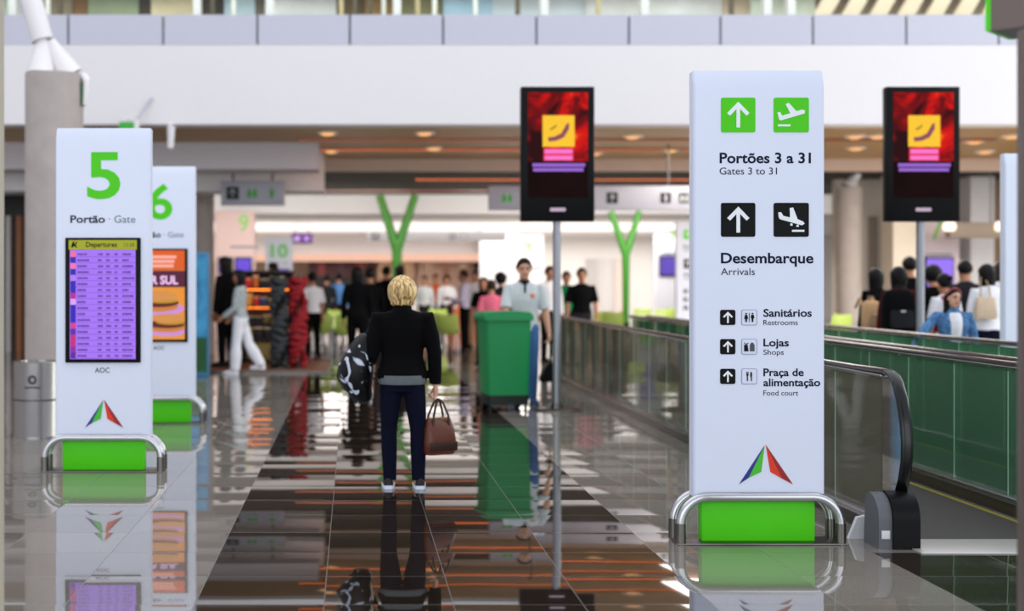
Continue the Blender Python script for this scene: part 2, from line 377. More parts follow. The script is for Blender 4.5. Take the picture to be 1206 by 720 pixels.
# near post at the left edge of the view and the hanging sign at the right
t = thing('foreground_post', 'slim beige round post cut by the left edge of the picture', 'post', (PX(4, 6.2) - 0.12, 6.2, 0))
MB().lathe([(0.19, 0), (0.19, 0.02), (0.12, 0.03), (0.12, 4.2)], seg=24).build('shaft', M('post_beige', (176, 168, 150), 0.5), t)
t = thing('sign_post', 'brownish grey square post cut by the right edge of the picture', 'post', (PX(1197, 5.2) + 0.2, 5.2, 0))
MB().box(-0.2, 0.2, -0.1, 0.0, 0, PZ(37, 5.2), 0.006).build('shaft', M('taupe_metal', (116, 102, 96), 0.4, 0.3), t)
t = thing('overhead_sign_box', 'taupe sign box with a bright green edge above the square post at the right', 'sign', (PX(1166, 5.6), 5.6, PZ(36, 5.6)))
MB().prism_z([(0, 0), (0.9, -0.9), (1.1, -0.7), (0.2, 0.2)], 0, 0.7).build('casing', M('taupe_metal', (116, 102, 96)), t, False)
MB().prism_z([(-0.02, 0.0), (0.0, -0.004), (0.2, 0.2), (0.18, 0.21)], -0.001, 0.7).build('green_edge', green, t, False)

# ------------------------------------------------------------------ totems
LOGO = [('blue', [(0, 0), (-0.155, -0.235), (-0.098, -0.197)], (28, 40, 130)), ('green', [(0, 0), (-0.098, -0.197), (-0.02, -0.16)], (70, 190, 40)), ('red', [(0.008, 0.004), (0.172, -0.235), (0.105, -0.2)], (150, 24, 20)), ('red2', [(0.008, 0.004), (0.105, -0.2), (0.035, -0.16)], (226, 50, 24))]
def totem_body(t):
    fr = 0.06
    m = MB()
    pr = [(0.28, fr), (2.78, fr), (2.885, fr + 0.035), (2.885, fr + 0.12), (0.28, fr + 0.12)]     # y,z profile: top leans back
    a = [m.bm.verts.new((-0.3975, y, z)) for z, y in pr]; b = [m.bm.verts.new((0.3975, y, z)) for z, y in pr]
    m.bm.faces.new(a); m.bm.faces.new(b[::-1])
    for i in range(5): m.bm.faces.new((a[i], b[i], b[(i + 1) % 5], a[(i + 1) % 5]))
    bmesh.ops.bevel(m.bm, geom=[e for e in m.bm.edges if abs(e.verts[0].co.x - e.verts[1].co.x) < 1e-5], offset=0.008, segments=2, affect='EDGES')
    p = m.build('panel', panel_white, t)
    MB().box(-0.345, 0.345, 0.075, 0.165, 0.012, 0.285, 0.006).build('plinth', green, t)
    MB().box(-0.51, 0.51, 0.0, 0.24, 0.0, 0.012, 0.004).build('base_plate', dsteel, t)
    for y in (0.03, 0.205):
        R = 0.17; pts = [(-0.485, y, 0.0), (-0.485, y, 0.29 - R)]
        for k in range(1, 9):
            q = math.pi - k * math.pi / 16; pts.append((-0.485 + R + R * math.cos(q), y, 0.29 - R + R * math.sin(q) - 0.028 * 0))
        for k in range(0, 9):
            q = math.pi / 2 - k * math.pi / 16; pts.append((0.485 - R + R * math.cos(q), y, 0.29 - R + R * math.sin(q)))
        pts.append((0.485, y, 0.0))
        h = MB().tube(pts, 0.029, 14).build('guard_hoop', steel, t)
        for s in (-1, 1): MB().tube([(s * 0.485, y, 0.01), (s * 0.485, y, 0.13)], 0.032, 14).build('sleeve', dsteel, h)
    return p
def logo(t, cx, z, k=1.0, y=0.06):
    for n, p, c in LOGO:
        MB().prism([(cx + x * k, z + zz * k) for x, zz in p], y - 0.004, y + 0.002).build('logo_facet', M('logo_' + n, c, 0.4), t, False)
def arrow(t, cx, cz, h, y, mat):
    q = [(-0.11, -0.78), (0.11, -0.78), (0.11, 0.36), (0.5, -0.05), (0.68, 0.1), (0, 0.8), (-0.68, 0.1), (-0.5, -0.05), (-0.11, 0.36)]
    MB().prism([(cx + a * h, cz + b * h) for a, b in q], y - 0.004, y).build('arrow_symbol', mat, t, False)
Y0 = 8.205
def directory():
    t = thing('directory_totem', 'tall white directory totem reading Portões 3 a 31, nearest of all totems', 'sign totem', (PX(897.5, Y0), Y0, 0))
    totem_body(t); yf = 0.06; Yf = Y0 + yf
    def lx(px): return PX(px, Yf) - t.location.x
    def lz(py): return PZ(py, Yf)
    symw = M('symbol_white', (240, 244, 246), 0.5)
    def tile(x0, x1, y0, y1, mat):
        return MB().prism(rrect(lx(x0), lx(x1), lz(y1), lz(y0), 0.012), yf - 0.003, yf + 0.002).build('pictogram_tile', mat, t, False)
    def sym(par, pts, cx, cy, k, name='symbol', mat=symw, y=yf - 0.003):
        MB().prism([(lx(cx + (a) * k), lz(cy + b * k)) for a, b in pts], y - 0.003, y).build(name, mat, par, False)
    plane_up = [(-50, -9), (-41, -10), (-33, 3), (-4, -6), (-21, -38), (-10, -43), (18, -13), (38, -19), (49, -15), (47, -5), (-38, 20), (-44, 16)]
    plane_dn = [(-47, -26), (-37, -27), (-29, -14), (-5, -8), (-6, -42), (6, -44), (22, -2), (41, 6), (47, 14), (38, 20), (-41, -2), (-45, -8)]
    for y0, y1, mt, pl in ((115, 156, green, plane_up), (239, 279, black, plane_dn)):
        a = tile(849, 889.5, y0, y1, mt); arrow(a, lx(869.2), lz((y0 + y1) / 2), 0.1, yf - 0.003, symw)
        b = tile(911, 952.5, y0, y1, mt); cx, cy = 931.8, (y0 + y1) / 2
        sym(b, pl, cx, cy, 0.33, 'plane_symbol')
        if pl is plane_up: sym(b, [(-48, 34), (-4, 34), (-4, 41), (-48, 41)], cx, cy, 0.33, 'runway_line')
        else:
            sym(b, [(2, 36), (46, 36), (46, 43), (2, 43)], cx, cy, 0.33, 'runway_line')
            for q in (0, 22): sym(b, [(q - 4, 13 + q * .2), (q + 4, 13 + q * .2), (q + 4, 21 + q * .2), (q - 4, 21 + q * .2)], cx, cy, 0.33, 'wheel_symbol')
    line = M('outline_grey', (150, 158, 186), 0.5); inner = panel_white
    for i, (y0, y1) in enumerate(((365, 383), (399.5, 417.5), (434.5, 452.5))):
        a = tile(848, 866, y0, y1, black); arrow(a, lx(857), lz((y0 + y1) / 2), 0.044, yf - 0.003, symw)
        b = tile(873, 891.5, y0 - 0.3, y1 + 0.3, line)
        MB().prism(rrect(lx(873.9), lx(890.6), lz(y1 - 0.5), lz(y0 + 0.5), 0.009), yf - 0.0045, yf - 0.002).build('tile_face', inner, b, False)
        cx, cy = 882.2, (y0 + y1) / 2; k = 0.17; yy = yf - 0.0045
        if i == 0:
            for s in (-1, 1):
                sym(b, [(s * 22 + 6 * math.cos(q * .8), -26 + 6 * math.sin(q * .8)) for q in range(8)], cx, cy, k, 'head_symbol', black, yy)
                bod = [(-9, -18), (9, -18), (12, 6), (6, 6), (5, 32), (-5, 32), (-6, 6), (-12, 6)] if s > 0 else [(-7, -18), (7, -18), (14, 10), (6, 10), (5, 32), (-5, 32), (-6, 10), (-14, 10)]
                sym(b, [(s * 22 + x, z) for x, z in bod], cx, cy, k, 'figure_symbol', black, yy)
            sym(b, [(-1.5, -32), (1.5, -32), (1.5, 32), (-1.5, 32)], cx, cy, k, 'divider_symbol', black, yy)
        elif i == 1:
            sym(b, [(-36, -12), (-12, -12), (-6, 32), (-36, 32)], cx, cy, k, 'bag_symbol', black, yy)
            sym(b, [(-34, -30), (-24, -18), (-8, -28), (-6, -22), (-24, -12), (-36, -24)], cx, cy, k, 'bow_symbol', black, yy)
            sym(b, [(4, -10), (12, -28), (26, -28), (36, -10), (36, 32), (4, 32)], cx, cy, k, 'box_symbol', M('symbol_grey', (70, 76, 90)), yy)
        else:
            sym(b, [(-20, -32), (-15, -32), (-15, -16), (-11, -16), (-11, -32), (-6, -32), (-6, -8), (-10, -2), (-10, 32), (-17, 32), (-17, -2), (-20, -8)], cx, cy, k, 'fork_symbol', black, yy)
            sym(b, [(10, -32), (18, -28), (18, 32), (11, 32), (11, 4), (7, 2), (7, -20)], cx, cy, k, 'knife_symbol', black, yy)
    def tx(s, a, b, base, cap, bold, mat=navytext):
        text(s, lx(a), lx(b), lz(base), cap / 194.0, yf, mat, t, bold)
    tx('Portões 3 a 31', 847.5, 955, 192, 12.6, 0.022); tx('Gates 3 to 31', 847.5, 915, 205.5, 8.6, 0.0)
    tx('Desembarque', 849, 958, 310, 12.6, 0.022); tx('Arrivals', 849, 889, 324, 8.6, 0.0)
    tx('Sanitários', 899, 956, 373, 9.2, 0.022); tx('Restrooms', 899, 939.5, 383, 6.4, 0.0)
    tx('Lojas', 899, 929, 408, 9.2, 0.022); tx('Shops', 899, 923, 418, 6.4, 0.0)
    tx('Praça de', 899, 946.5, 443, 9.2, 0.022); tx('alimentação', 899, 966, 455, 9.2, 0.022); tx('Food court', 899, 940, 466, 6.4, 0.0)
    logo(t, lx(900.3), lz(525), 1.0)
    return t
d0 = directory()
dup(d0, (PX(797, 29.4) + 0.4, 29.4, 0), 0, 'small distant white directory totem showing beside the left edge of the big directory totem')
dup(d0, (PX(1187, 13.6) + 0.4, 13.6, 0), 0, 'white directory totem behind the walkway cut by the square post at the right')

def gate_totem(num, px, Y, label, screen=None):
    t = thing('gate_totem', label, 'sign totem', (PX(px, Y), Y, 0))
    totem_body(t); yf = 0.06
    w = 0.135 if len(num) == 1 else 0.24
    text(num, -w + 0.0, w + 0.01, 2.30, 0.395, yf, green, t, 0.02, 'gate_number')
    text('Portão', -0.275, 0.015, 2.088, 0.064, yf, navytext, t, 0.022)
    text('· Gate', 0.045, 0.27, 2.088, 0.064, yf, greytext, t, 0.0)
    z1, z0, x0, x1 = 1.962, 0.915, -0.315, 0.315
    scr = MB().box(x0, x1, yf - 0.02, yf + 0.01, z0, z1, 0.006).build('display_bezel', black, t)
    text('AOC', -0.07, 0.055, 0.83, 0.045, yf, M('logo_dark', (60, 66, 80)), t, 0.012)
    if screen != 'burger': logo(t, 0.0, 0.60, 0.98)
    y = yf - 0.022
    def flat(name, x0, x1, z0, z1, col, e=1.0, d=0.0, par=scr):
        return MB().box(x0, x1, y - 0.002 - d, y - d, z0, z1).build(name, M('scr_%d_%d_%d' % col, col, emit=e, noise=0.04), par, False)
    rnd = random.Random(3)
    if screen == 'departures':
        flat('timetable_background', -0.275, 0.275, 0.945, 1.86, (168, 116, 250), 0.95)
        flat('timetable_header', -0.285, 0.285, 1.862, 1.942, (170, 176, 10), 0.85)
        text('Departures', -0.14, 0.12, 1.885, 0.042, y - 0.002, black, scr, 0.02, 'timetable_title')
        text('15:28', 0.18, 0.265, 1.887, 0.032, y - 0.002, M('clock_olive', (90, 90, 10), emit=0.5), scr, 0.0, 'timetable_clock')
        MB().prism([(-0.265, 1.88), (-0.25, 1.93), (-0.24, 1.93), (-0.235, 1.905), (-0.22, 1.93), (-0.212, 1.925), (-0.226, 1.9), (-0.212, 1.88), (-0.226, 1.88), (-0.24, 1.893), (-0.25, 1.88)], y - 0.004, y - 0.002).build('plane_symbol', black, scr, False)
        cols = [(255, 110, 170), (40, 20, 190), (255, 120, 180), (40, 20, 190), (180, 130, 250), (40, 20, 190), (40, 20, 190), (190, 30, 150), (230, 170, 250), (40, 20, 190), (40, 20, 190), (40, 20, 190), (220, 60, 150), (90, 30, 180), (200, 30, 130), (200, 30, 130), (140, 30, 170), (90, 20, 160)]
        n = len(cols); hz = 0.9 / n
        mb, mb2 = MB(), MB()
        for i, c in enumerate(cols):
            zt = 1.85 - i * hz
            flat('status_block', -0.27, -0.225, zt - hz, zt, c, 0.9, 0.001)
            mb2.box(-0.22, 0.272, y - 0.0035, y - 0.002, zt - hz, zt - hz + 0.004)
            for a, b in ((-0.21, -0.21 + rnd.uniform(0.06, 0.11)), (-0.04, -0.01), (0.03, 0.06), (0.1, 0.125), (0.165, 0.165 + rnd.uniform(0.05, 0.09))):
                q = a
                while q < b:
                    d = rnd.uniform(0.006, 0.014); mb.box(q, q + d, y - 0.0038, y - 0.002, zt - hz * 0.72, zt - hz * 0.38); q += d + 0.004
        tag(mb.build('timetable_rows', M('row_ink', (92, 50, 168), emit=0.6), scr, False), kind='stuff')
        mb2.build('row_lines', M('row_line', (130, 84, 214), emit=0.8), scr, False)
    elif screen == 'burger':
        flat('advert_background', -0.285, 0.285, 0.945, 1.942, (236, 150, 46), 0.95)
        flat('advert_top_band', -0.285, 0.285, 1.72, 1.942, (226, 92, 10), 0.95, 0.001)
        flat('advert_title_band', -0.285, 0.285, 1.53, 1.715, (86, 6, 52), 0.9, 0.001)
        pk = M('advert_pink', (255, 176, 160), emit=1.0); pw = M('advert_white', (255, 206, 255), emit=1.0)
        for k, (a, b) in enumerate(((0.0, 0.19), (0.03, 0.17), (0.05, 0.16))):
            MB().box(a - 0.13, b, y - 0.005, y - 0.003, 1.885 - k * 0.05 - 0.035, 1.885 - k * 0.05).build('advert_wording', pk, scr, False)
        text('ER SUL', -0.15, 0.21, 1.565, 0.095, y - 0.004, pw, scr, 0.03, 'advert_title')
        def ell(n, cx, cz, rx, rz, col, d, top=True):
            pts = [(min(0.28, cx + rx * math.cos(q * math.pi / 12)), cz + rz * math.sin(q * math.pi / 12)) for q in range(24)]
            MB().prism(pts, y - d - 0.002, y - d).build(n, M('ad_%d_%d_%d' % col, col, emit=0.9), scr, False)
        for (cx, cz, k) in ((-0.02, 1.36, 1.0), (0.08, 1.12, 0.9)):
            ell('burger_plate', cx, cz - 0.07 * k, 0.3 * k, 0.085 * k, (214, 150, 220), 0.003)
            ell('burger_bun', cx, cz - 0.045 * k, 0.235 * k, 0.06 * k, (214, 132, 56), 0.005)
            ell('burger_patty', cx, cz - 0.005 * k, 0.24 * k, 0.05 * k, (96, 26, 20), 0.007)
            ell('burger_filling', cx + 0.05, cz + 0.02 * k, 0.18 * k, 0.03 * k, (206, 150, 40), 0.009)
            ell('burger_bun', cx + 0.01, cz + 0.07 * k, 0.22 * k, 0.055 * k, (222, 150, 76), 0.011)
    else:
        flat('timetable_background', -0.285, 0.285, 0.945, 1.942, (120, 90, 200), 0.7)
    return t
gate_totem('5', 120, 11.33, 'white gate totem with a big green 5 and a purple departures screen', 'departures')
gate_totem('6', 187, 15.15, 'white totem with a green 6 and burger advert behind the gate 5 totem', 'burger')
gate_totem('10', 328.5, 40.0, 'small distant white gate totem with a green 10 above the shop kiosk')

# ------------------------------------------------------------------ display stands
def red_screen():
    m = bpy.data.materials.new('red_advert'); m.use_nodes = True; nt = m.node_tree; L = nt.links; b = nt.nodes['Principled BSDF']
    tc = nt.nodes.new('ShaderNodeTexCoord'); n = nt.nodes.new('ShaderNodeTexNoise'); n.inputs['Scale'].default_value = 2.6; n.inputs['Detail'].default_value = 3; n.inputs['Distortion'].default_value = 0.8
    L.new(tc.outputs['Object'], n.inputs['Vector']); rp = nt.nodes.new('ShaderNodeValToRGB'); e = rp.color_ramp.elements
    e[0].position = 0.36; e[0].color = lin((40, 4, 8)); e[1].position = 0.70; e[1].color = lin((246, 120, 24))
    for p, c in ((0.47, (120, 8, 14)), (0.55, (206, 16, 12)), (0.62, (220, 30, 14))):
        q = e.new(p); q.color = lin(c)
    L.new(n.outputs['Fac'], rp.inputs[0]); L.new(rp.outputs[0], b.inputs['Emission Color']); b.inputs['Emission Strength'].default_value = 1.0
    b.inputs['Base Color'].default_value = (0, 0, 0, 1); b.inputs['Roughness'].default_value = 0.15
    return m
YT = 16.73
def display(label):
    t = thing('display_stand', label, 'display stand', (PX(657, YT), YT, 0))
    z1, z0 = PZ(102, YT), PZ(261, YT)
    MB().box(-0.452, 0.452, 0.0, 0.14, z0, z1, 0.012).build('display_casing', black, t)
    MB().box(-0.37, 0.37, -0.004, 0.0, PZ(233, YT), PZ(190, YT)).build('screen_lower', M('screen_dark', (26, 9, 9), emit=0.9, noise=0.5, scale=3), t, False)
    rs_ = red_screen(); s = MB().box(-0.37, 0.37, -0.004, 0.0, PZ(190, YT), PZ(109, YT)).build('screen', rs_, t, False)
    for _m in (rs_, MATS['screen_dark']): _m.node_tree.nodes['Principled BSDF'].inputs['Specular IOR Level'].default_value = 0.04
    yel = M('screen_yellow', (250, 196, 8), emit=1.0); pk = M('screen_pink', (255, 64, 130), emit=1.0); lv = M('screen_lavender', (150, 96, 210), emit=0.95)
    def q(px): return (px - 657) * YT / F
    MB().box(q(639), q(676.5), -0.008, -0.004, PZ(173, YT), PZ(136, YT)).build('picture_tile', yel, s, False)
    pts = [(645, 162), (653, 161), (661, 157), (667, 146), (670, 145), (670, 152), (664, 162), (655, 166), (646, 167)]
    MB().prism([(q(a), PZ(b, YT)) for a, b in pts], -0.011, -0.008).build('picture_swoosh', M('swoosh_purple', (150, 70, 90), emit=0.8), s, False)
    MB().prism([(q(a), PZ(b, YT)) for a, b in ((647, 152), (656, 146), (655, 150), (649, 154))], -0.011, -0.008).build('picture_swoosh', M('swoosh_olive', (180, 150, 20), emit=0.8), s, False)
    MB().box(q(640), q(675.5), -0.007, -0.004, PZ(189.5, YT), PZ(174.5, YT)).build('caption_field', M('caption_red', (230, 10, 60), emit=0.9), s, False)
    for a, b in ((176, 181), (183.5, 188.5)):
        MB().box(q(641.5), q(674), -0.009, -0.007, PZ(b, YT), PZ(a, YT)).build('caption_line', M('caption_pink', (255, 110, 200), emit=1.0), s, False)
    for k, (a, b) in enumerate(((192.5, 196.5), (198, 202))):
        MB().box(q(627 + k), q(689 - 2 * k), -0.007, -0.004, PZ(b, YT), PZ(a, YT)).build('caption_line', lv, s, False)
    MB().box(-0.095, 0.095, -0.006, 0.0, PZ(249, YT), PZ(245, YT), 0.01).build('maker_plate', M('plate_light', (214, 190, 214), emit=0.8), t)
    MB().tube([(0, 0.09, 0.02), (0, 0.09, z0 + 0.3)], 0.05, 20).build('pole', M('grey_pole', (150, 152, 158), 0.35, 0.6), t)
    MB().lathe([(0.3, 0), (0.3, 0.012), (0.27, 0.022), (0.08, 0.028), (0.06, 0.09)], (0, 0.09, 0)).build('base', dsteel, t)
    return t
s0 = display('black portrait display on a grey pole beside the green wheelie bin')
dup(s0, (PX(1087.5, YT), YT, 0), 0, 'black portrait display on a grey pole rising above the crowd and the walkway', None)

# ------------------------------------------------------------------ moving walkways
gl1 = glass('walkway_glass', (214, 228, 212), 0.10, (176, 166, 148), 0.16); gl2 = glass('walkway_glass_green', (204, 236, 214), 0.12, (146, 204, 170), 0.13)  # last colour of each: diffuse veil standing in for bright reflections
def balustrade(t, X, y0, y1, gmat, out, housing=True):
    """glass wall with handrail along Y at local X; out = -1 when its outer face looks left"""
    n = int((y1 - y0 - 0.5) / 0.8); st = (y1 - y0 - 0.5) / n
    for i in range(n):
        MB().box(X - 0.006, X + 0.006, y0 + 0.42 + i * st, y0 + 0.42 + (i + 1) * st - 0.012, 0.12, 0.99).build('glass_panel', gmat, t, False)
        MB().box(X - 0.007, X + 0.007, y0 + 0.42 + (i + 1) * st - 0.011, y0 + 0.42 + (i + 1) * st - 0.001, 0.13, 0.98).build('edge_glint', M('edge_glint', (176, 214, 194), 0.3), t, False)  # pale strips at the panel joints, painted in for vertical reflections
    prof = [(y1, 1.03), (y0 + 0.9, 1.03), (y0 + 0.36, 1.035), (y0 + 0.26, 1.02), (y0 + 0.19, 0.97), (y0 + 0.13, 0.88), (y0 + 0.08, 0.76), (y0 + 0.055, 0.64), (y0 + 0.06, 0.52), (y0 + 0.1, 0.4), (y0 + 0.15, 0.32), (y0 + 0.19, 0.27)]
    m = MB(); pts = [(y0 + 0.43, 0.99), (y0 + 0.33, 0.99)] + [(y + 0.05, z - 0.02 if z > 0.6 else z) for y, z in prof[3:]] + [(y0 + 0.43, 0.25)]
    a = [m.bm.verts.new((X - 0.006, y, z)) for y, z in pts]
    b = [m.bm.verts.new((X + 0.006, y, z)) for y, z in pts]
    m.bm.faces.new(a); m.bm.faces.new(b[::-1]); m.build('newel_glass', gmat, t, False)
    MB().tube([(X, y, z) for y, z in prof], 0.038, 14, 0.5, up=(1, 0, 0)).build('handrail', M('handrail_rubber', (8, 8, 8), 0.22), t)
    MB().box(X - 0.041, X + 0.03, y0 + 0.36, y1, 1.0, 1.018, 0.005).build('handrail_track', steel, t)
    MB().box(X - 0.07, X + 0.07, y0 + 0.2, y1, 0.09, 0.13, 0.01).build('deck_trim', steel, t)
    MB().box(X - 0.05, X + 0.05, y0 + 0.2, y1, 0.0, 0.09).build('skirt', dsteel, t, False)
    if housing:
        m = MB(); pr = []
        for k in range(0, 9):
            q = math.pi - k * math.pi / 16; pr.append((y0 + 0.16 + 0.16 * math.cos(q), 0.16 + 0.16 * math.sin(q)))
        pr += [(y0 + 0.22, 0.29), (y0 + 0.24, 0.0), (y0 + 0.0, 0.0)]
        for xa, xb, mt, nm, d in ((X - 0.19, X - 0.11, greyplast, 'newel_housing', 0), (X - 0.11, X + 0.05, black, 'newel_cover', 0.02)):
            q = MB(); a = [q.bm.verts.new((xa, y - d, z + d * .5 if z > 0 else 0)) for y, z in pr]; b = [q.bm.verts.new((xb, y - d, z + d * .5 if z > 0 else 0)) for y, z in pr]
            q.bm.faces.new(a); q.bm.faces.new(b[::-1])
            for i in range(len(pr)): q.bm.faces.new((a[i], b[i], b[(i + 1) % len(pr)], a[(i + 1) % len(pr)]))
            bmesh.ops.bevel(q.bm, geom=[e for e in q.bm.edges if len(e.link_faces) == 2 and e.calc_face_angle(0) > 1.2], offset=0.01, segments=2, affect='EDGES')
            q.build(nm, mt, t)
        MB().box(X - 0.175, X - 0.125, y0 - 0.006, y0 + 0.02, 0.06, 0.11, 0.003).build('data_plate', M('plate_pale', (214, 214, 210)), t)
def walkway(name, label, xl, xr, y0, y1, gl, gr):
    t = thing(name, label, 'moving walkway', ((xl + xr) / 2, y0, 0)); c = (xl + xr) / 2
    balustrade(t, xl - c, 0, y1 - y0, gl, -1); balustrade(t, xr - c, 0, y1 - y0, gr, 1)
    MB().box(xl - c + 0.12, xr - c - 0.12, 0.28, y1 - y0, 0.001, 0.008).build('belt', M('belt_rubber', (66, 62, 58), 0.7, noise=0.2, scale=30), t, False)
    MB().box(xl - c + 0.0, xr - c + 0.08, -0.15, 0.28, 0.0, 0.007, 0.002).build('comb_plate', M('comb_metal', (196, 192, 186), 0.4, 0.5), t)
    for x in (xl - c + 0.12, xr - c - 0.15): MB().box(x, x + 0.03, 0.28, y1 - y0, 0.008, 0.012).build('edge_line', M('yellow_line', (150, 140, 40), 0.6), t, False)
    return t
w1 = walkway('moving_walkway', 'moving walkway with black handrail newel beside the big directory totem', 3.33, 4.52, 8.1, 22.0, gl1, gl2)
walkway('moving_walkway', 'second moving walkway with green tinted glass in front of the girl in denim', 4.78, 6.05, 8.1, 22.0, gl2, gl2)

_x = w1.location.x; MB().prism([(PX(a, 8.42) - _x, max(0.0, PZ(b, 8.42))) for a, b in ((1000, 635.5), (1024, 635.5), (1024, 607), (1010, 610))], 0.32, 0.36).build('end_cap', M('cap_white', (216, 218, 220), 0.4), w1, False)

# ------------------------------------------------------------------ bins
t = thing('steel_bin', 'round stainless steel bin standing beside the gate 5 totem', 'bin', (PX(45, 14.0), 14.0, 0))
MB().lathe([(0.27, 0), (0.27, 0.02), (0.262, 0.03), (0.262, 0.76), (0.255, 0.775), (0.2, 0.775), (0.19, 0.72)], seg=40).build('body', M('bin_steel', (140, 136, 132), 0.25, 1.0), t)
MB().lathe([(0.266, 0.38), (0.268, 0.385), (0.268, 0.395), (0.266, 0.4)], seg=40).build('band', dsteel, t)
m = MB()
for k in range(8):
    q = k * math.pi / 4; m.box(-0.012 + 0.035 * math.cos(q), 0.012 + 0.035 * math.cos(q), -0.272, -0.262, 0.60 + 0.035 * math.sin(q) - 0.012, 0.60 + 0.035 * math.sin(q) + 0.012)
m.box(-0.08, 0.08, -0.268, -0.255, 0.515, 0.528); m.build('emblem', M('emblem_grey', (70, 70, 72)), t, False)

def wheelie():
    gb = M('bin_green', (0, 128, 66), 0.45, noise=0.04); gd = M('bin_dark', (10, 24, 18), 0.5)
    t = thing('wheelie_bin', 'large green wheelie bin pushed by the man in a white polo shirt', 'bin', (PX(599.5, 16.6), 16.6, 0), 0.10)
    def ring(w, d, z, r=0.04, n=4):
        return [Vector((x, y, z)) for x, y in rrect(-w / 2, w / 2, 0, d, r, n)]
    MB().loft([ring(0.5, 0.56, 0.2), ring(0.56, 0.66, 1.1), ring(0.575, 0.68, 1.14)]).build('body', gb, t)
    MB().loft([ring(0.5, 0.56, 0.08), ring(0.51, 0.57, 0.2)]).build('lower_body', gd, t)
    MB().loft([ring(0.61, 0.72, 1.115, 0.03), ring(0.63, 0.74, 1.135, 0.05), ring(0.63, 0.74, 1.175, 0.05), ring(0.57, 0.68, 1.215, 0.06), ring(0.4, 0.5, 1.225, 0.06)]).move((0, -0.03, 0)).build('lid', gb, t)
    MB().tube([(-0.24, 0.72, 1.1), (-0.24, 0.78, 1.12), (0.24, 0.78, 1.12), (0.24, 0.72, 1.1)], 0.016).build('handle', gb, t)
    for s in (-1, 1):
        MB().tube([(s * 0.21 - 0.03, 0.5, 0.1), (s * 0.21 + 0.03, 0.5, 0.1)], 0.1, 20).build('wheel', rubber, t)
        MB().box(s * 0.22 - 0.015, s * 0.22 + 0.015, 0.05, 0.08, 0.0, 0.1).build('foot', gd, t)
    for x in (-0.25, 0.25): pass
    return t
wheelie()

# ------------------------------------------------------------------ people
SK = {'light': M('skin_light', (206, 154, 126), 0.5, noise=0.05), 'tan': M('skin_tan', (176, 120, 90), 0.5, noise=0.05), 'brown': M('skin_brown', (120, 76, 54), 0.5, noise=0.05)}
hair_black = M('hair_black', (12, 9, 9), 0.45, noise=0.3, scale=60)
hair_brown = M('hair_brown', (52, 34, 24), 0.45, noise=0.3, scale=60)
def blond():
    m = bpy.data.materials.new('hair_blond'); m.use_nodes = True; nt = m.node_tree; L = nt.links; b = nt.nodes['Principled BSDF']
    tc = nt.nodes.new('ShaderNodeTexCoord'); mp = nt.nodes.new('ShaderNodeMapping'); mp.inputs['Scale'].default_value = (60, 60, 5)
    n = nt.nodes.new('ShaderNodeTexNoise'); n.inputs['Scale'].default_value = 1.0; n.inputs['Detail'].default_value = 3
    L.new(tc.outputs['Object'], mp.inputs[0]); L.new(mp.outputs[0], n.inputs['Vector']); rp = nt.nodes.new('ShaderNodeValToRGB'); e = rp.color_ramp.elements
    e[0].position = 0.36; e[0].color = lin((126, 84, 40)); e[1].position = 0.62; e[1].color = lin((240, 208, 140))
    L.new(n.outputs['Fac'], rp.inputs[0]); L.new(rp.outputs[0], b.inputs['Base Color']); b.inputs['Roughness'].default_value = 0.4
    return m
hair_blond = blond()
for _h in (hair_black, hair_brown): _h.node_tree.nodes['Principled BSDF'].inputs['Specular IOR Level'].default_value = 0.2
def cloth(name, c, c2=None):
    m = M('cloth_' + name, c, 0.9, noise=0.15, scale=25, col2=c2); m.node_tree.nodes['Principled BSDF'].inputs['Specular IOR Level'].default_value = 0.12; return m
TOR = [(0.465, 0.070, 0.052, 0), (0.50, 0.090, 0.064, -0.006), (0.535, 0.096, 0.066, -0.008), (0.575, 0.088, 0.058, -0.002), (0.62, 0.078, 0.052, 0.002), (0.67, 0.082, 0.056, 0.004), (0.72, 0.092, 0.062, 0.005), (0.765, 0.099, 0.060, 0.002), (0.80, 0.098, 0.050, -0.003), (0.828, 0.072, 0.040, -0.006), (0.842, 0.040, 0.034, -0.004)]
DEF_ARM = ((0.16, 0.02, -1), (0.03, 0.14, -1))
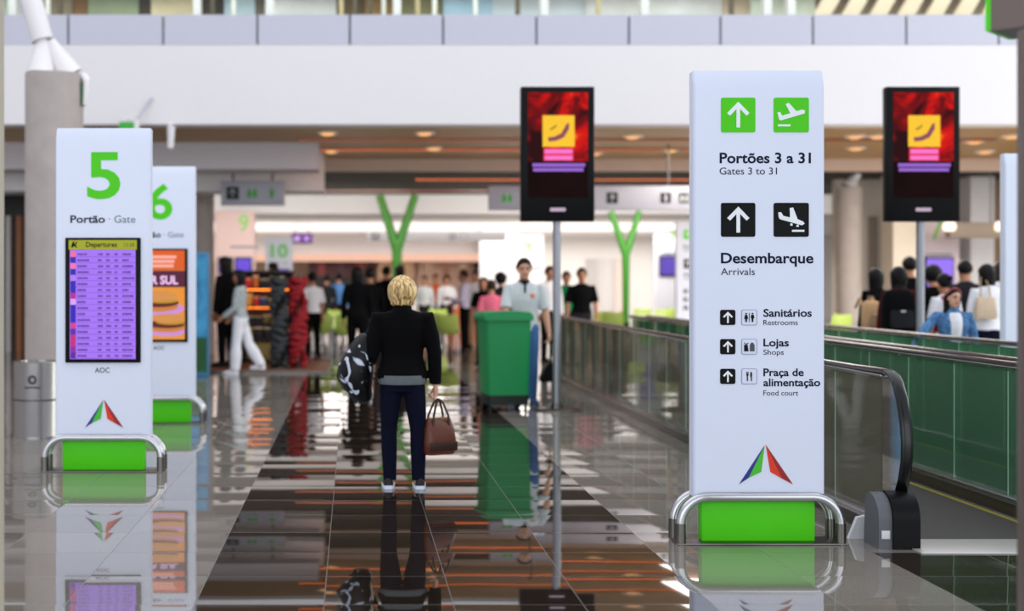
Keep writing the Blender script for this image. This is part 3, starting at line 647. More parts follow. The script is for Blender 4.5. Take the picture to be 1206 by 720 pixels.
def person(label, px, Y, top, heading=0, hair=('short', None), topc=None, sleeve='long', pants=None, skin='tan', shoe=None, hem=0.52, arms=(None, None), legs=None, face=False,
           vox=0.011, wide=1.0, puff=1.0, flare=1.0, curl=(25, 25), head=(0, 0), group=None, x=None, height=None, fine=None, soles=None, open_jacket=None):
    h = height or (PZ(top, Y) - 0.012)
    t = thing('person', label, 'person', (PX(px, Y) if x is None else x, Y, 0), math.radians(heading), group)
    sw = 0.105 * wide
    V = Vector
    legs = legs or (((0.03, 0.03, -1), (0.0, -0.03, -1)), ((0.03, -0.02, -1), (0.0, -0.05, -1)))
    J = {}
    for i, s in enumerate((-1, 1)):
        hip = V((s * 0.05 * h, 0, 0.52 * h)); a, b = legs[i]
        kn = hip + V((s * a[0], a[1], a[2])).normalized() * 0.245 * h; an = kn + V((s * b[0], b[1], b[2])).normalized() * 0.235 * h
        J[s] = [hip, kn, an]
    dz = min(J[-1][2].z, J[1][2].z) - 0.042 * h            # bring the lower sole to the floor
    up = -dz
    for s in (-1, 1): J[s] = [p + V((0, 0, up)) for p in J[s]]
    A = {}
    for i, s in enumerate((-1, 1)):
        ua, fa = arms[i] or DEF_ARM
        sh = V((s * sw * h, -0.004 * h, 0.802 * h + up)); el = sh + V((s * ua[0], ua[1], ua[2])).normalized() * 0.172 * h
        fd = V((s * fa[0], fa[1], fa[2])).normalized(); wr = el + fd * 0.145 * h; A[s] = [sh, el, wr, fd]
    def ring(z, rx, ry, yo, k=1.0, add=0.0, n=20):
        return [V(((rx * h * k + add) * math.cos(2 * math.pi * q / n), (ry * h * k + add) * math.sin(2 * math.pi * q / n) + yo * h, z * h + up)) for q in range(n)]
    def torso(m, z0, z1, add, k=1.0, kx=None):
        rs = []
        for z, rx, ry, yo in TOR:
            if z0 <= z <= z1: rs.append(ring(z, rx * wide, ry, yo, k, add))
        if z0 < TOR[0][0]: rs.insert(0, ring(z0, 0.092 * wide, 0.064, 0, k, add))
        return m.loft(rs)
    # body: one continuous surface
    m = MB(); torso(m, 0.46, 0.85, 0)
    hy, hp = math.radians(head[0]), math.radians(head[1])
    hc = V((0, 0.014 * h, 0.930 * h + up)); R = Matrix.Rotation(hy, 3, 'Z') @ Matrix.Rotation(hp, 3, 'Y')
    def hl(x_, y_, z_): return hc + R @ V((x_ * h, y_ * h, z_ * h))
    m.tube([(0, -0.012 * h, 0.815 * h + up), (0, -0.004 * h, 0.86 * h + up), hl(0, -0.004, -0.03)], [0.036 * h, 0.031 * h, 0.031 * h], 14)
    m.sphere(hl(0, -0.004, 0.012), 0.044 * h, 0.053 * h, 0.054 * h, 20, R); m.sphere(hl(0, 0.012, -0.025), 0.036 * h, 0.038 * h, 0.046 * h, 20, R); m.sphere(hl(0, 0.030, -0.054), 0.019 * h, 0.016 * h, 0.015 * h, 12, R)
    m.tube([hl(0, 0.047, 0.004), hl(0, 0.060, -0.018), hl(0, 0.050, -0.024)], [0.005 * h, 0.0095 * h, 0.007 * h], 10)
    for s in (-1, 1):
        m.sphere(hl(s * 0.045, 0.0, -0.006), 0.006 * h, 0.012 * h, 0.019 * h, 10, R)
        m.sphere(hl(s * 0.02, 0.041, 0.012), 0.016 * h, 0.008 * h, 0.006 * h, 10, R)           # brow ridge
        sh, el, wr, fd = A[s]
        m.tube([sh - V((s * 0.02 * h, 0, 0)), sh, sh.lerp(el, 0.45), el, el.lerp(wr, 0.3), wr], [0.02 * h, 0.029 * h, 0.028 * h, 0.0235 * h, 0.0245 * h, 0.0165 * h], 12)
        # hand: palm, four fingers, thumb
        n_ = V((-s, 0, 0)); n_ = (n_ - fd * n_.dot(fd)).normalized(); th = V((0, 1, 0)) if abs(fd.y) < 0.8 else V((0, 0, 1)); th = (th - fd * th.dot(fd) - n_ * th.dot(n_)).normalized()
        pe = wr + fd * 0.052 * h
        m.tube([wr - fd * 0.01 * h, wr + fd * 0.02 * h, pe], [0.016 * h, 0.024 * h, 0.024 * h], 12, 0.5, up=th)
        cu = math.radians(curl[0 if s < 0 else 1])
        for f, ln in enumerate((0.044, 0.05, 0.046, 0.036)):
            b0 = pe + th * (0.0175 - 0.0117 * f) * h; pts = [b0 - fd * 0.012 * h]; d = fd.copy(); p = b0
            pts.append(p)
            for sg in range(3):
                d = (Matrix.Rotation(cu if True else 0, 3, th.cross(V((0, 0, 1))) if False else fd.cross(n_)) @ d).normalized()
                p = p + d * ln * h * (0.42, 0.32, 0.26)[sg]; pts.append(p)
            m.tube(pts, [0.0062 * h, 0.0062 * h, 0.0058 * h, 0.0053 * h, 0.0046 * h], 8)
        b0 = wr + fd * 0.014 * h + th * 0.016 * h
        m.tube([b0, b0 + (fd * 0.5 + th * 0.8 + n_ * 0.3).normalized() * 0.022 * h, b0 + (fd * 0.8 + th * 0.6 + n_ * 0.5).normalized() * 0.045 * h], [0.0085 * h, 0.0075 * h, 0.0055 * h], 8)
        hip, kn, an = J[s]
        m.tube([hip + V((0, 0, 0.02 * h)), hip, hip.lerp(kn, 0.5), kn, kn.lerp(an, 0.3), an, an - V((0, 0, 0.02 * h))], [0.05 * h, 0.051 * h, 0.045 * h, 0.032 * h, 0.033 * h, 0.021 * h, 0.021 * h], 14)
        m.tube([an + V((0, -0.02 * h, -0.022 * h)), an + V((s * 0.004, 0.03 * h, -0.025 * h)), an + V((s * 0.01, 0.09 * h, -0.032 * h))], [0.018 * h, 0.02 * h, 0.012 * h], 10)
    remesh(m, 'body', SK[skin], t, fine or vox, 2)
    # trousers
    if pants:
        m = MB(); torso(m, 0.46, 0.60, 0.006)
        for s in (-1, 1):
            hip, kn, an = J[s]
            m.tube([hip + V((-s * 0.005 * h, 0, 0.03 * h)), hip, hip.lerp(kn, 0.5), kn, kn.lerp(an, 0.35), an + V((0, 0, -0.004 * h))], [0.052 * h, 0.056 * h, 0.05 * h, 0.039 * h * (1 + (flare - 1) * .4), 0.038 * h * flare, 0.031 * h * flare], 16)
        remesh(m, 'trousers', pants, t, vox, 3)
    # top
    m = MB(); torso(m, hem, 0.85, 0.010 * puff)
    m.tube([(0, -0.006 * h, 0.825 * h + up), (0, -0.005 * h, (0.868 if puff > 1.05 else 0.85) * h + up)], [0.05 * h, 0.041 * h], 16)
    for s in (-1, 1):
        sh, el, wr, fd = A[s]; k = min(puff, 1.12)
        if sleeve == 'long': m.tube([sh - V((s * 0.03 * h, 0, 0.004 * h)), sh + V((0, 0, 0.001 * h)), sh.lerp(el, 0.5), el, el.lerp(wr, 0.5), wr - fd * 0.004 * h], [0.03 * h * k, 0.034 * h * k, 0.034 * h * k, 0.030 * h * k, 0.029 * h * k, 0.025 * h * k], 14)
        elif sleeve == 'short': m.tube([sh - V((s * 0.03 * h, 0, 0.004 * h)), sh + V((0, 0, 0.001 * h)), sh.lerp(el, 0.5), sh.lerp(el, 0.86)], [0.03 * h, 0.035 * h, 0.038 * h, 0.042 * h], 14)
    remesh(m, 'jacket' if puff > 1.05 else 'shirt', topc, t, vox, 3)
    # shoes
    for s in (-1, 1):
        an = J[s][2]; m = MB(); rs = []
        for yy, wx, zt_ in ((-0.034, 0.016, 0.034), (-0.026, 0.022, 0.042), (0.0, 0.024, 0.05), (0.035, 0.027, 0.04), (0.075, 0.029, 0.028), (0.105, 0.022, 0.02), (0.115, 0.01, 0.014)):
            c = an + V((s * 0.006 * h, yy * h, -0.042 * h)); rs.append([c + V((wx * h * math.cos(q * math.pi / 7), 0, 0.012 * h + zt_ * h * math.sin(q * math.pi / 7))) for q in range(8)])
        m.loft(rs); so = m.build('shoe', shoe or black, t, ang=70)
        m = MB(); rs = [[an + V((s * 0.006 * h + sx * wx * h, yy * h, zz * h - 0.042 * h)) for sx, zz in ((-1, 0), (1, 0), (1.05, 0.016), (-1.05, 0.016))] for yy, wx in ((-0.037, 0.016), (-0.028, 0.024), (0.0, 0.026), (0.035, 0.029), (0.075, 0.031), (0.106, 0.023), (0.118, 0.011))]
        m.loft(rs); m.build('sole', soles or shoe or black, so)
    # hair
    st, hm = hair[0], hair[1] or hair_black
    m = MB(); kx = {'bob': 1.5, 'long': 1.32, 'curly': 1.5}.get(st, 1.17)
    vs = m.sphere((0, 0, 0), 1, 1, 1, 28); zc = {'short': 0.012, 'bun': 0.012, 'bob': 0.0, 'long': 0.0, 'curly': 0.02}[st]
    for v in vs:
        a = v.co.copy(); k = 1.0
        rz = (0.078 if st == 'bob' else 0.071) if a.z > 0 else {'short': 0.046, 'bun': 0.05, 'bob': 0.078, 'long': 0.15, 'curly': 0.075}[st]
        y_ = a.y * (0.062 if a.y < 0 else 0.058) * (1.3 if st == 'bob' else 1.12 if st == 'curly' else 1.0); x_ = a.x * 0.047 * kx; z_ = a.z * rz + zc
        if st in ('bob', 'long') and a.z < 0:
            f = min(1, -a.z * 1.3); q = math.sqrt(max(1e-4, 1 - a.z * a.z)); grow = min(1.3, max(1.0, (0.80 if st == 'bob' else 0.86) / max(q, 0.3))); x_ *= grow; y_ *= grow if a.y < 0 else 1
        lim = 0.060 if z_ > 0.045 else (0.046 - (0.045 - z_) * 0.9 if z_ > 0.0 else 0.004)
        if st in ('short', 'bun') and z_ < 0: lim = -0.012
        y_ = min(y_, lim)
        wv = 1 + 0.02 * math.sin(a.x * 19 + a.y * 23) + (0.06 * math.sin(17 * a.x + 3) * math.sin(15 * a.z) if st == 'curly' else 0)
        v.co = hl(x_ * wv, y_ * wv - 0.004, z_ * wv)
    if st == 'bun': m.sphere(hl(0, -0.06, 0.045), 0.024 * h, 0.024 * h, 0.022 * h, 12)
    m.build('hair', hm, t, ang=80)
    if face:
        for s in (-1, 1):
            MB().sphere(hl(s * 0.019, 0.0462, 0.0), 0.0085 * h, 0.004 * h, 0.0045 * h, 10, R) and None
            m = MB(); m.sphere(hl(s * 0.019, 0.0465, 0.001), 0.0085 * h, 0.004 * h, 0.004 * h, 12, R); e = m.build('eye', M('eye_dark', (24, 16, 14), 0.2), t)
            m = MB(); m.tube([hl(s * 0.009, 0.0485, 0.0125), hl(s * 0.02, 0.0495, 0.0155), hl(s * 0.031, 0.043, 0.012)], [0.002 * h, 0.003 * h, 0.0016 * h], 8); m.build('eyebrow', hm, t)
        m = MB(); m.tube([hl(-0.015, 0.043, -0.037), hl(0, 0.0495, -0.0375), hl(0.015, 0.043, -0.037)], [0.002 * h, 0.0042 * h, 0.002 * h], 8); m.build('lips', M('lip_red', (150, 70, 66), 0.4), t)
    if open_jacket:
        m = MB(); m.loft([ring(z, rx * 0.6, ry, yo + 0.014, 1.0, 0.008) for z, rx, ry, yo in TOR if hem - 0.02 < z < 0.83]); remesh(m, 'undershirt', open_jacket, t, vox, 2)
    t['h'] = h
    return t, A, J, h, up, hl
c_black = cloth('black', (7, 7, 8)); c_dark = cloth('dark_grey', (36, 36, 40)); c_white = cloth('white', (228, 228, 232)); c_navy = cloth('navy_denim', (13, 16, 34)); c_lav = cloth('pale_lilac', (206, 200, 224))
c_jean = cloth('blue_denim', (70, 110, 160)); c_pink = cloth('pink', (226, 110, 130)); c_red = cloth('red', (150, 24, 34)); c_green = cloth('green', (20, 120, 70)); c_maroon = cloth('maroon', (72, 16, 22)); c_denim = cloth('denim_blue', (66, 104, 148), (92, 134, 176)); c_tan = cloth('tan', (176, 144, 110)); c_orange = cloth('rust', (190, 92, 40)); c_blue = cloth('light_blue', (90, 140, 200)); c_greyw = cloth('pale_grey', (200, 206, 206)); c_stripe = cloth('grey_knit', (176, 182, 180), (150, 158, 158))

# woman with the blond bob
WY = 10.5
wt, A, J, h, up, hl = person('woman with a blond bob in a black blazer, seen from behind', 474, WY, 324.5, 0, ('bob', hair_blond), c_black, 'long', c_navy, 'light', M('shoe_black', (22, 18, 20), 0.6), hem=0.5,
    arms=(((0.12, -0.05, -1), (0.1, 0.9, -0.35)), ((0.17, -0.02, -1), (0.03, 0.06, -1))), legs=(((0.06, 0.04, -1), (-0.02, -0.06, -1)), ((0.1, -0.03, -1), (0.0, -0.05, -1))), vox=0.008, fine=0.0055, wide=1.17, puff=1.25, curl=(60, 62), soles=M('shoe_sole_white', (226, 234, 246), 0.5), face=True)
m = MB(); 
for z, rx, ry, yo in TOR[1:3]: pass
rs = [[Vector(((rx * h) * math.cos(2 * math.pi * q / 24), ry * h * math.sin(2 * math.pi * q / 24), z * h + up)) for q in range(24)] for z, rx, ry in ((0.492, 0.110, 0.082), (0.505, 0.117, 0.086), (0.535, 0.117, 0.086))]
m.loft(rs).build('shirt_hem', cloth('grey_hem', (104, 110, 112)), wt)
# her handbag: rests in the fingers of the right hand
hand = A[1][2] + A[1][3] * 0.068 * h
lea = M('brown_leather', (92, 44, 26), 0.35, noise=0.2, scale=12); lead = M('dark_leather', (52, 24, 16), 0.4)
hb = thing('handbag', 'brown leather handbag with two handles hanging from the blond woman\'s right hand', 'handbag', (wt.location.x + hand.x + 0.02, WY + hand.y, 0), math.radians(28))
def hring(w, d, z, n=5): return [Vector((x, y, z)) for x, y in rrect(-w / 2, w / 2, -d / 2, d / 2, min(d, w) * 0.35, n)]
zb = PZ(535, WY)
MB().loft([hring(0.24, 0.13, zb), hring(0.27, 0.155, zb + 0.02), hring(0.275, 0.16, zb + 0.1), hring(0.25, 0.12, zb + 0.2), hring(0.21, 0.055, zb + 0.265), hring(0.2, 0.03, zb + 0.275)]).build('bag_body', lea, hb)
MB().tube([(-0.1, 0, zb + 0.277), (0.1, 0, zb + 0.277)], 0.007).build('zip', M('brass', (170, 130, 70), 0.3, 1), hb)
for s in (-1, 1):
    MB().tube([(-0.075, s * 0.045, zb + 0.2), (-0.065, s * 0.04, zb + 0.3), (-0.03, s * 0.02, hand.z - 0.03), (0, s * 0.012, hand.z), (0.03, s * 0.02, hand.z - 0.03), (0.065, s * 0.04, zb + 0.3), (0.075, s * 0.045, zb + 0.2)], 0.009, 8).build('handle', lead, hb)
MB().box(-0.125, 0.125, -0.084, -0.078, zb + 0.03, zb + 0.1, 0.004).build('front_pocket', lead, hb)
# her large black and white bag on the left arm
def bigbag_mat():
    m = bpy.data.materials.new('black_white_print'); m.use_nodes = True; nt = m.node_tree; L = nt.links; b = nt.nodes['Principled BSDF']
    tc = nt.nodes.new('ShaderNodeTexCoord'); wv = nt.nodes.new('ShaderNodeTexNoise'); wv.inputs['Scale'].default_value = 6; wv.inputs['Detail'].default_value = 1; wv.inputs['Distortion'].default_value = 1.6
    L.new(tc.outputs['Object'], wv.inputs['Vector']); rp = nt.nodes.new('ShaderNodeValToRGB'); e = rp.color_ramp.elements; rp.color_ramp.interpolation = 'LINEAR'
    e[0].position = 0.585; e[0].color = lin((8, 8, 10)); e[1].position = 0.63; e[1].color = lin((200, 206, 222))
    L.new(wv.outputs['Fac'], rp.inputs[0]); L.new(rp.outputs[0], b.inputs['Base Color']); b.inputs['Roughness'].default_value = 0.35; b.inputs['Specular IOR Level'].default_value = 0.25
    return m
bb = thing('shoulder_bag', 'large puffy black and white shoulder bag hanging at the blond woman\'s left side', 'bag', (PX(419, WY), WY + 0.05, 0))
prof = [(476, 426, 9, 0.05), (470, 426, 12, 0.09), (458, 420, 17, 0.12), (444, 418, 21, 0.14), (430, 420, 21, 0.145), (418, 423, 18, 0.13), (406, 427, 14, 0.1), (397, 430, 10, 0.07), (393, 431, 6, 0.04)]
m = MB(); m.loft([[Vector((PX(cx, WY) - bb.location.x + rw * WY / F * math.cos(q * math.pi / 10) * (1 + 0.05 * math.sin(3 * q + i)), dp * math.sin(q * math.pi / 10), PZ(py, WY))) for q in range(20)] for i, (py, cx, rw, dp) in enumerate(prof)]).build('bag_body', bigbag_mat(), bb, ang=80)
for s in (-1, 1): MB().tube([Vector((PX(431, WY) - bb.location.x, s * 0.03, PZ(395, WY))), Vector((PX(440, WY) - bb.location.x, s * 0.03, PZ(378, WY))), Vector((PX(448, WY) - bb.location.x, s * 0.02, PZ(371, WY)))], 0.012, 8).build('strap', black, bb)

# man pushing the bin
MYY = 17.65
mt_, A, J, h, up, hl = person('man in a pale polo shirt standing behind the green wheelie bin', 617, MYY, 304.5, 180, ('short', hair_black), c_greyw, 'short', c_jean, 'light', M('shoe_blue', (40, 70, 110), 0.6), hem=0.47,
    arms=(((0.22, 0.02, -1), (0.12, 0.22, -1)), ((0.1, 0.35, -1), (-0.1, 0.9, -0.32))), legs=(((0.03, 0.1, -1), (0.0, -0.08, -1)), ((0.03, -0.08, -1), (0.0, -0.25, -1))), face=True, wide=1.08, curl=(45, 60), vox=0.01, fine=0.0075, head=(0, 0))
m = MB()
m.lathe([(0.040 * h, 0.0), (0.047 * h, -0.012 * h), (0.042 * h, 0.018 * h), (0.037 * h, 0.022 * h)], (0, -0.004 * h, 0.836 * h + up)).build('collar', c_dark, mt_)
MB().box(-0.014, 0.014, 0.0585 * h, 0.066 * h, 0.755 * h + up, 0.83 * h + up, 0.004).build('placket', c_dark, mt_)
MB().box(-0.12, -0.07, 0.063 * h, 0.0685 * h, 0.735 * h + up, 0.765 * h + up, 0.006).build('badge', M('badge_orange', (236, 130, 90)), mt_)
# dustpan with long handle in his left hand
hw = mt_.matrix_basis @ (A[-1][2] + A[-1][3] * 0.06 * h)
dpn = thing('dustpan', 'black long handled dustpan held by the man with the wheelie bin', 'dustpan', (hw.x, hw.y - 0.02, 0))
MB().tube([(0, 0, hw.z + 0.05), (0, 0, 0.52)], 0.012, 10).build('handle', black, dpn)
MB().loft([[Vector((x * k, y, z)) for x, y in ((-0.13, -0.1), (0.13, -0.1), (0.13, 0.1), (-0.13, 0.1))] for z, k in ((0.30, 1.0), (0.34, 1.05), (0.46, 0.7), (0.54, 0.25))]).build('pan', black, dpn)

# ---- others: (label, px, Y, top, heading, kwargs)
def walk(f=0.3): return (((0.03, f, -1), (0.0, f * 0.2, -1)), ((0.03, -f, -1), (0.0, -f * 1.7, -1)))
E_UP = ((0.2, 0.15, -1), (0.0, 1.0, 0.35)); E_FW = ((0.15, 0.1, -1), (-0.05, 1.0, 0.0))
cr = [
 ('person in grey knit top and white trousers striding past the kiosk', 283, 23.3, 317, 78, dict(hair=('long', hair_black), topc=c_stripe, pants=c_white, legs=(((0.02, 0.1, -1), (0, 0.05, -1)), ((0.02, -0.3, -1), (0, -0.62, -1))), flare=1.5, arms=(((0.1, 0.15, -1), (0.0, 0.8, -0.6)), ((0.1, 0.05, -1), (0.0, 0.7, -0.6))), face=True, shoe=M('shoe_white', (220, 220, 224)))),
 ('person all in black standing behind the one in white trousers', 266, 24.6, 304, 60, dict(hair=('long', None), topc=c_black, pants=c_black, skin='brown')),
 ('person in black with long hair walking ahead of the blond woman', 421, 24.4, 313, 0, dict(hair=('long', None), topc=c_black, pants=c_black, hem=0.46, legs=walk(0.12))),
 ('dark clothed person close beside the long haired walker in black', 436, 25.6, 316, 10, dict(hair=('short', None), topc=c_black, pants=c_dark, legs=walk(0.14))),
 ('man in white shirt and black trousers standing side-on by the lime chairs', 547, 30.4, 318, 75, dict(hair=('short', hair_brown), topc=c_lav, pants=c_black, arms=(((0.1, 0.1, -1), (0, 0.9, 0.1)), ((0.1, 0.0, -1), (0, 0.8, -0.2))), face=True)),
 ('person in white shirt and beige trousers behind the side-on man', 560, 32.5, 319, 160, dict(hair=('short', hair_black), topc=c_white, pants=c_tan)),
 ('person with a pink top just left of the green bin', 579, 24.0, 330, 0, dict(hair=('bun', hair_brown), topc=c_pink, pants=c_black, sleeve='short')),
 ('curly haired person in dark clothes right behind the pink top', 590, 26.5, 322, 20, dict(hair=('curly', None), topc=c_dark, pants=c_black)),
 ('dark haired person in black left of the pink top', 570, 26.0, 326, 160, dict(hair=('long', None), topc=c_black, pants=c_black, sleeve='short')),
 ('man in a black polo shirt standing behind the glass balustrade', 685, 25.5, 316, 175, dict(hair=('short', None), topc=c_black, pants=c_dark, sleeve='short', face=True, skin='tan', wide=1.1)),
 ('person in a green top behind the man in black polo', 667, 28.0, 320, 180, dict(hair=('short', None), topc=c_green, pants=c_dark, sleeve='short')),
 ('person in white and black right of the man pushing the bin', 647, 27.0, 314, 200, dict(hair=('short', None), topc=c_white, pants=c_black)),
 ('person in white top standing by the red neck pillow stack', 368, 27.5, 321, 30, dict(hair=('bun', None), topc=c_white, pants=c_black, sleeve='short')),
 ('person in black seen between the walkers and the blond hair', 455, 31.0, 314, 0, dict(hair=('short', None), topc=c_black, pants=c_black)),
 ('person in black whose head shows over the blond woman\'s head', 471, 33.0, 311, 0, dict(hair=('long', None), topc=c_black, pants=c_black)),
 ('person browsing behind the kiosk near the gate 10 totem', 322, 30.0, 311, 90, dict(hair=('curly', hair_brown), topc=c_dark, pants=c_dark)),
 ('person in light blue leaning at the far food counter', 399, 37.0, 322, 0, dict(hair=('short', None), topc=c_blue, pants=c_dark)),
 ('person in dark grey at the far counter beside the one in light blue', 385, 36.5, 324, 0, dict(hair=('short', None), topc=c_dark, pants=c_dark)),
 ('person in white top at the orange food stall', 526, 37.5, 325, 180, dict(hair=('curly', None), topc=c_white, pants=c_dark)),
 ('person in a rust orange top at the food stall', 513, 38.5, 323, 180, dict(hair=('short', None), topc=c_orange, pants=c_dark)),
 ('person in pale grey by the food stall nearest the blond hair', 500, 37.0, 325, 160, dict(hair=('bun', None), topc=c_greyw, pants=c_dark)),
 # the queue beyond the walkway
 ('long haired person in black carrying a tan backpack', 1032, 18.5, 315, 20, dict(hair=('long', None), topc=c_black, pants=c_black)),
 ('person in maroon wearing a large black backpack', 1059, 17.7, 313, 0, dict(hair=('long', None), topc=c_maroon, pants=c_black)),
 ('tall dark haired person behind the maroon backpacker', 1072, 20.0, 303, 10, dict(hair=('short', None), topc=c_black, pants=c_dark)),
 ('dark haired person in black half hidden by the display pole', 1099, 18.8, 314, 0, dict(hair=('curly', None), topc=c_black, pants=c_black)),
 ('person in white tee and red dungarees', 1113, 17.5, 323, 20, dict(hair=('bun', None), topc=c_white, pants=c_red, sleeve='short')),
 ('person in dark grey tee standing behind the girl in denim', 1137, 19.2, 307, 0, dict(hair=('short', None), topc=c_dark, pants=c_black, sleeve='short')),
 ('person in white blouse and jeans with a beige tote', 1163, 17.2, 310, 10, dict(hair=('long', None), topc=c_white, pants=c_navy)),
 ('person in a white top beside the one with the beige tote', 1181, 18.6, 306, 350, dict(hair=('long', hair_brown), topc=c_white, pants=c_navy)),
]
PP = {}
for lab, px, Y, top, hd, kw in cr:
    PP[px] = person(lab, px, Y, top, hd, **dict(dict(vox=0.016), **kw))
PP[266][0].location.z = 0.041
# red dungaree straps
t_, A_, J_, h_, up_, hl_ = PP[1113]
for s in (-1, 1): MB().tube([(s * 0.05 * h_, -0.066 * h_, 0.6 * h_ + up_), (s * 0.05 * h_, -0.07 * h_, 0.74 * h_ + up_), (s * 0.055 * h_, -0.03 * h_, 0.83 * h_ + up_), (s * 0.05 * h_, 0.06 * h_, 0.76 * h_ + up_)], 0.022, 8).build('strap', c_red, t_)
MB().loft([[Vector((x * h_, y * h_, z * h_ + up_)) for x, y in rrect(-0.098, 0.098, -0.073, 0.073, 0.05)] for z in (0.56, 0.66)]).build('dungaree_bib', c_red, t_)
# girl in denim on the far side of the walkway
GY = 14.75
gt, A, J, h, up, hl = person('girl in a blue denim jacket and red headband leaning on the walkway rail', 1122, GY, 339, 180, ('long', hair_black), c_denim, 'long', c_navy, 'light', None, hem=0.53,
    arms=(((0.2, 0.1, -1), (0.0, 0.5, -0.8)), ((0.75, 0.3, -0.75), (0.5, 0.35, -0.55))), face=True, vox=0.009, fine=0.007, puff=1.08, open_jacket=c_white, head=(12, -10), wide=1.1)
MB().tube([hl(0.05 * math.cos(q * math.pi / 8) * 1.12, -0.002 + 0.012 * math.sin(q * math.pi / 8), 0.0 + 0.062 * math.sin(q * math.pi / 8) + 0.012) for q in range(9)], 0.012, 8).build('headband', M('headband_red', (150, 60, 66), 0.7, noise=0.4, scale=40), gt)
# bags of the queue
def backpack(px, Y, ytop, ybot, w, label, mat, dark):
    z1, z0 = PZ(ytop, Y), PZ(ybot, Y)
    t = thing('backpack', label, 'backpack', (PX(px, Y), Y, 0)); hgt = z1 - z0
    MB().loft([hring(w * a, 0.2 * b, z0 + hgt * c) for a, b, c in ((0.85, 0.7, 0), (1, 1, 0.06), (1, 1, 0.6), (0.92, 0.8, 0.85), (0.7, 0.5, 0.97), (0.4, 0.2, 1.0))]).build('bag_body', mat, t)
    MB().loft([[v + Vector((0, -0.12, 0)) for v in hring(w * a, 0.07, z0 + hgt * c)] for a, c in ((0.6, 0.08), (0.7, 0.12), (0.7, 0.45), (0.55, 0.5))]).build('front_pocket', dark, t)
    MB().tube([(-0.04, 0, z1 - 0.01), (-0.03, 0.02, z1 + 0.05), (0.03, 0.02, z1 + 0.05), (0.04, 0, z1 - 0.01)], 0.01, 8).build('grab_loop', dark, t)
    for s in (-1, 1): MB().tube([(s * w * 0.3, 0.1, z1 - 0.08), (s * w * 0.34, 0.2, z1 + 0.03), (s * w * 0.36, 0.33, z1 - 0.1)], 0.018, 8).build('strap', dark, t)
    MB().box(-0.03, 0.03, -0.165, -0.15, z0 + hgt * 0.46, z0 + hgt * 0.5).build('badge', M('badge_pale', (206, 206, 200)), t)
tanm = cloth('backpack_tan', (196, 156, 118)); 
backpack(1026, 18.1, 354, 386, 0.24, 'small tan backpack on the long haired person in black', tanm, c_tan)
backpack(1058, 17.3, 341, 390, 0.42, 'large black backpack on the person in maroon', c_black, c_dark)
tt = thing('tote_bag', 'beige tote bag hanging behind the person in white blouse', 'bag', (PX(1161, 17.03), 17.03, 0))
z0 = PZ(376, 17.03); z1 = PZ(350, 17.03)
MB().loft([hring(0.26, 0.05, z0), hring(0.28, 0.08, z0 + 0.05), hring(0.22, 0.05, z1 - 0.02), hring(0.2, 0.03, z1)]).build('bag_body', cloth('tote_beige', (206, 184, 158)), tt)
for s in (-1, 1): MB().tube([(s * 0.06, 0, z1 - 0.02), (s * 0.05, 0.04, z1 + 0.15), (s * 0.02 + 0.03, 0.15, z1 + 0.26)], 0.008, 8).build('strap', c_tan, tt)

# ------------------------------------------------------------------ shop kiosk
pl = thing('kiosk_platform', 'low brown wooden platform under the shop kiosk', 'platform', (PX(312, 23.9), 23.9, 0))
MB().box(-1.05, 1.1, -0.35, 3.2, 0.0, 0.04, 0.01).build('deck', M('platform_wood', (128, 78, 50), 0.4, noise=0.2), pl)
MB().box(-1.07, 1.12, -0.38, -0.35, 0, 0.045).build('edge', dsteel, pl, False)
ks = thing('kiosk_shelf', 'dark shop shelf stocked with bright goods behind the neck pillows', 'shelf unit', (PX(308, 26.0), 26.0, 0.04))
for s in (-0.62, 0.58): MB().box(s, s + 0.04, 0, 0.5, 0, 1.75).build('side_panel', M('shelf_dark', (40, 32, 26), 0.4), ks, False)
for z in (0.02, 0.42, 0.72, 1.05, 1.4, 1.72): MB().box(-0.58, 0.58, 0, 0.5, z, z + 0.035).build('shelf', M('shelf_dark', (40, 32, 26)), ks, False)
MB().box(-0.6, 0.6, 0.48, 0.5, 0, 1.74).build('back_panel', M('shelf_back', (70, 50, 36)), ks, False)
for z in (1.05, 1.4): MB().box(-0.5, 0.5, 0.4, 0.43, z - 0.02, z + 0.0).build('light_strip', M('shelf_glow', (255, 130, 40), emit=5), ks, False)
rn = random.Random(5)
goods = [(236, 110, 30), (226, 40, 40), (250, 160, 40), (40, 30, 30), (216, 80, 90), (120, 96, 40), (60, 66, 110)]
for z in (0.455, 0.755, 1.085, 1.435):
    x = -0.52
    while x < 0.46:
        wd = rn.uniform(0.12, 0.2); hh = rn.uniform(0.14, 0.25); c = goods[rn.randrange(7)] if z > 0.8 else goods[rn.choice((3, 5, 6, 3))]
        g = thing('gift_box', 'small wrapped box on the dark kiosk shelf', 'box', (ks.location.x + x + wd / 2, 26.12, 0.04 + z), group='goods on the kiosk shelf')
        MB().box(-wd / 2 + 0.01, wd / 2 - 0.01, -0.08, 0.12, 0, hh, 0.015).build('carton', M('goods_%d_%d_%d' % c, c, 0.5), g)
        MB().box(-wd / 2 + 0.005, wd / 2 - 0.005, -0.085, 0.125, hh * 0.8, hh * 0.9).build('band', M('goods_band', (230, 200, 150)), g, False)
        x += wd + 0.01
tb = thing('travel_bag', 'olive tan travel bag on the lowest kiosk shelf', 'bag', (PX(310, 25.7), 25.95, 0.09))
MB().loft([hring(0.6, 0.3, 0), hring(0.66, 0.34, 0.05), hring(0.64, 0.32, 0.22), hring(0.5, 0.14, 0.32), hring(0.4, 0.05, 0.33)]).build('bag_body', M('bag_olive', (128, 106, 52), 0.6), tb)
MB().tube([(-0.14, 0, 0.3), (-0.1, 0, 0.37), (0.1, 0, 0.37), (0.14, 0, 0.3)], 0.012, 8).build('handle', lead, tb)
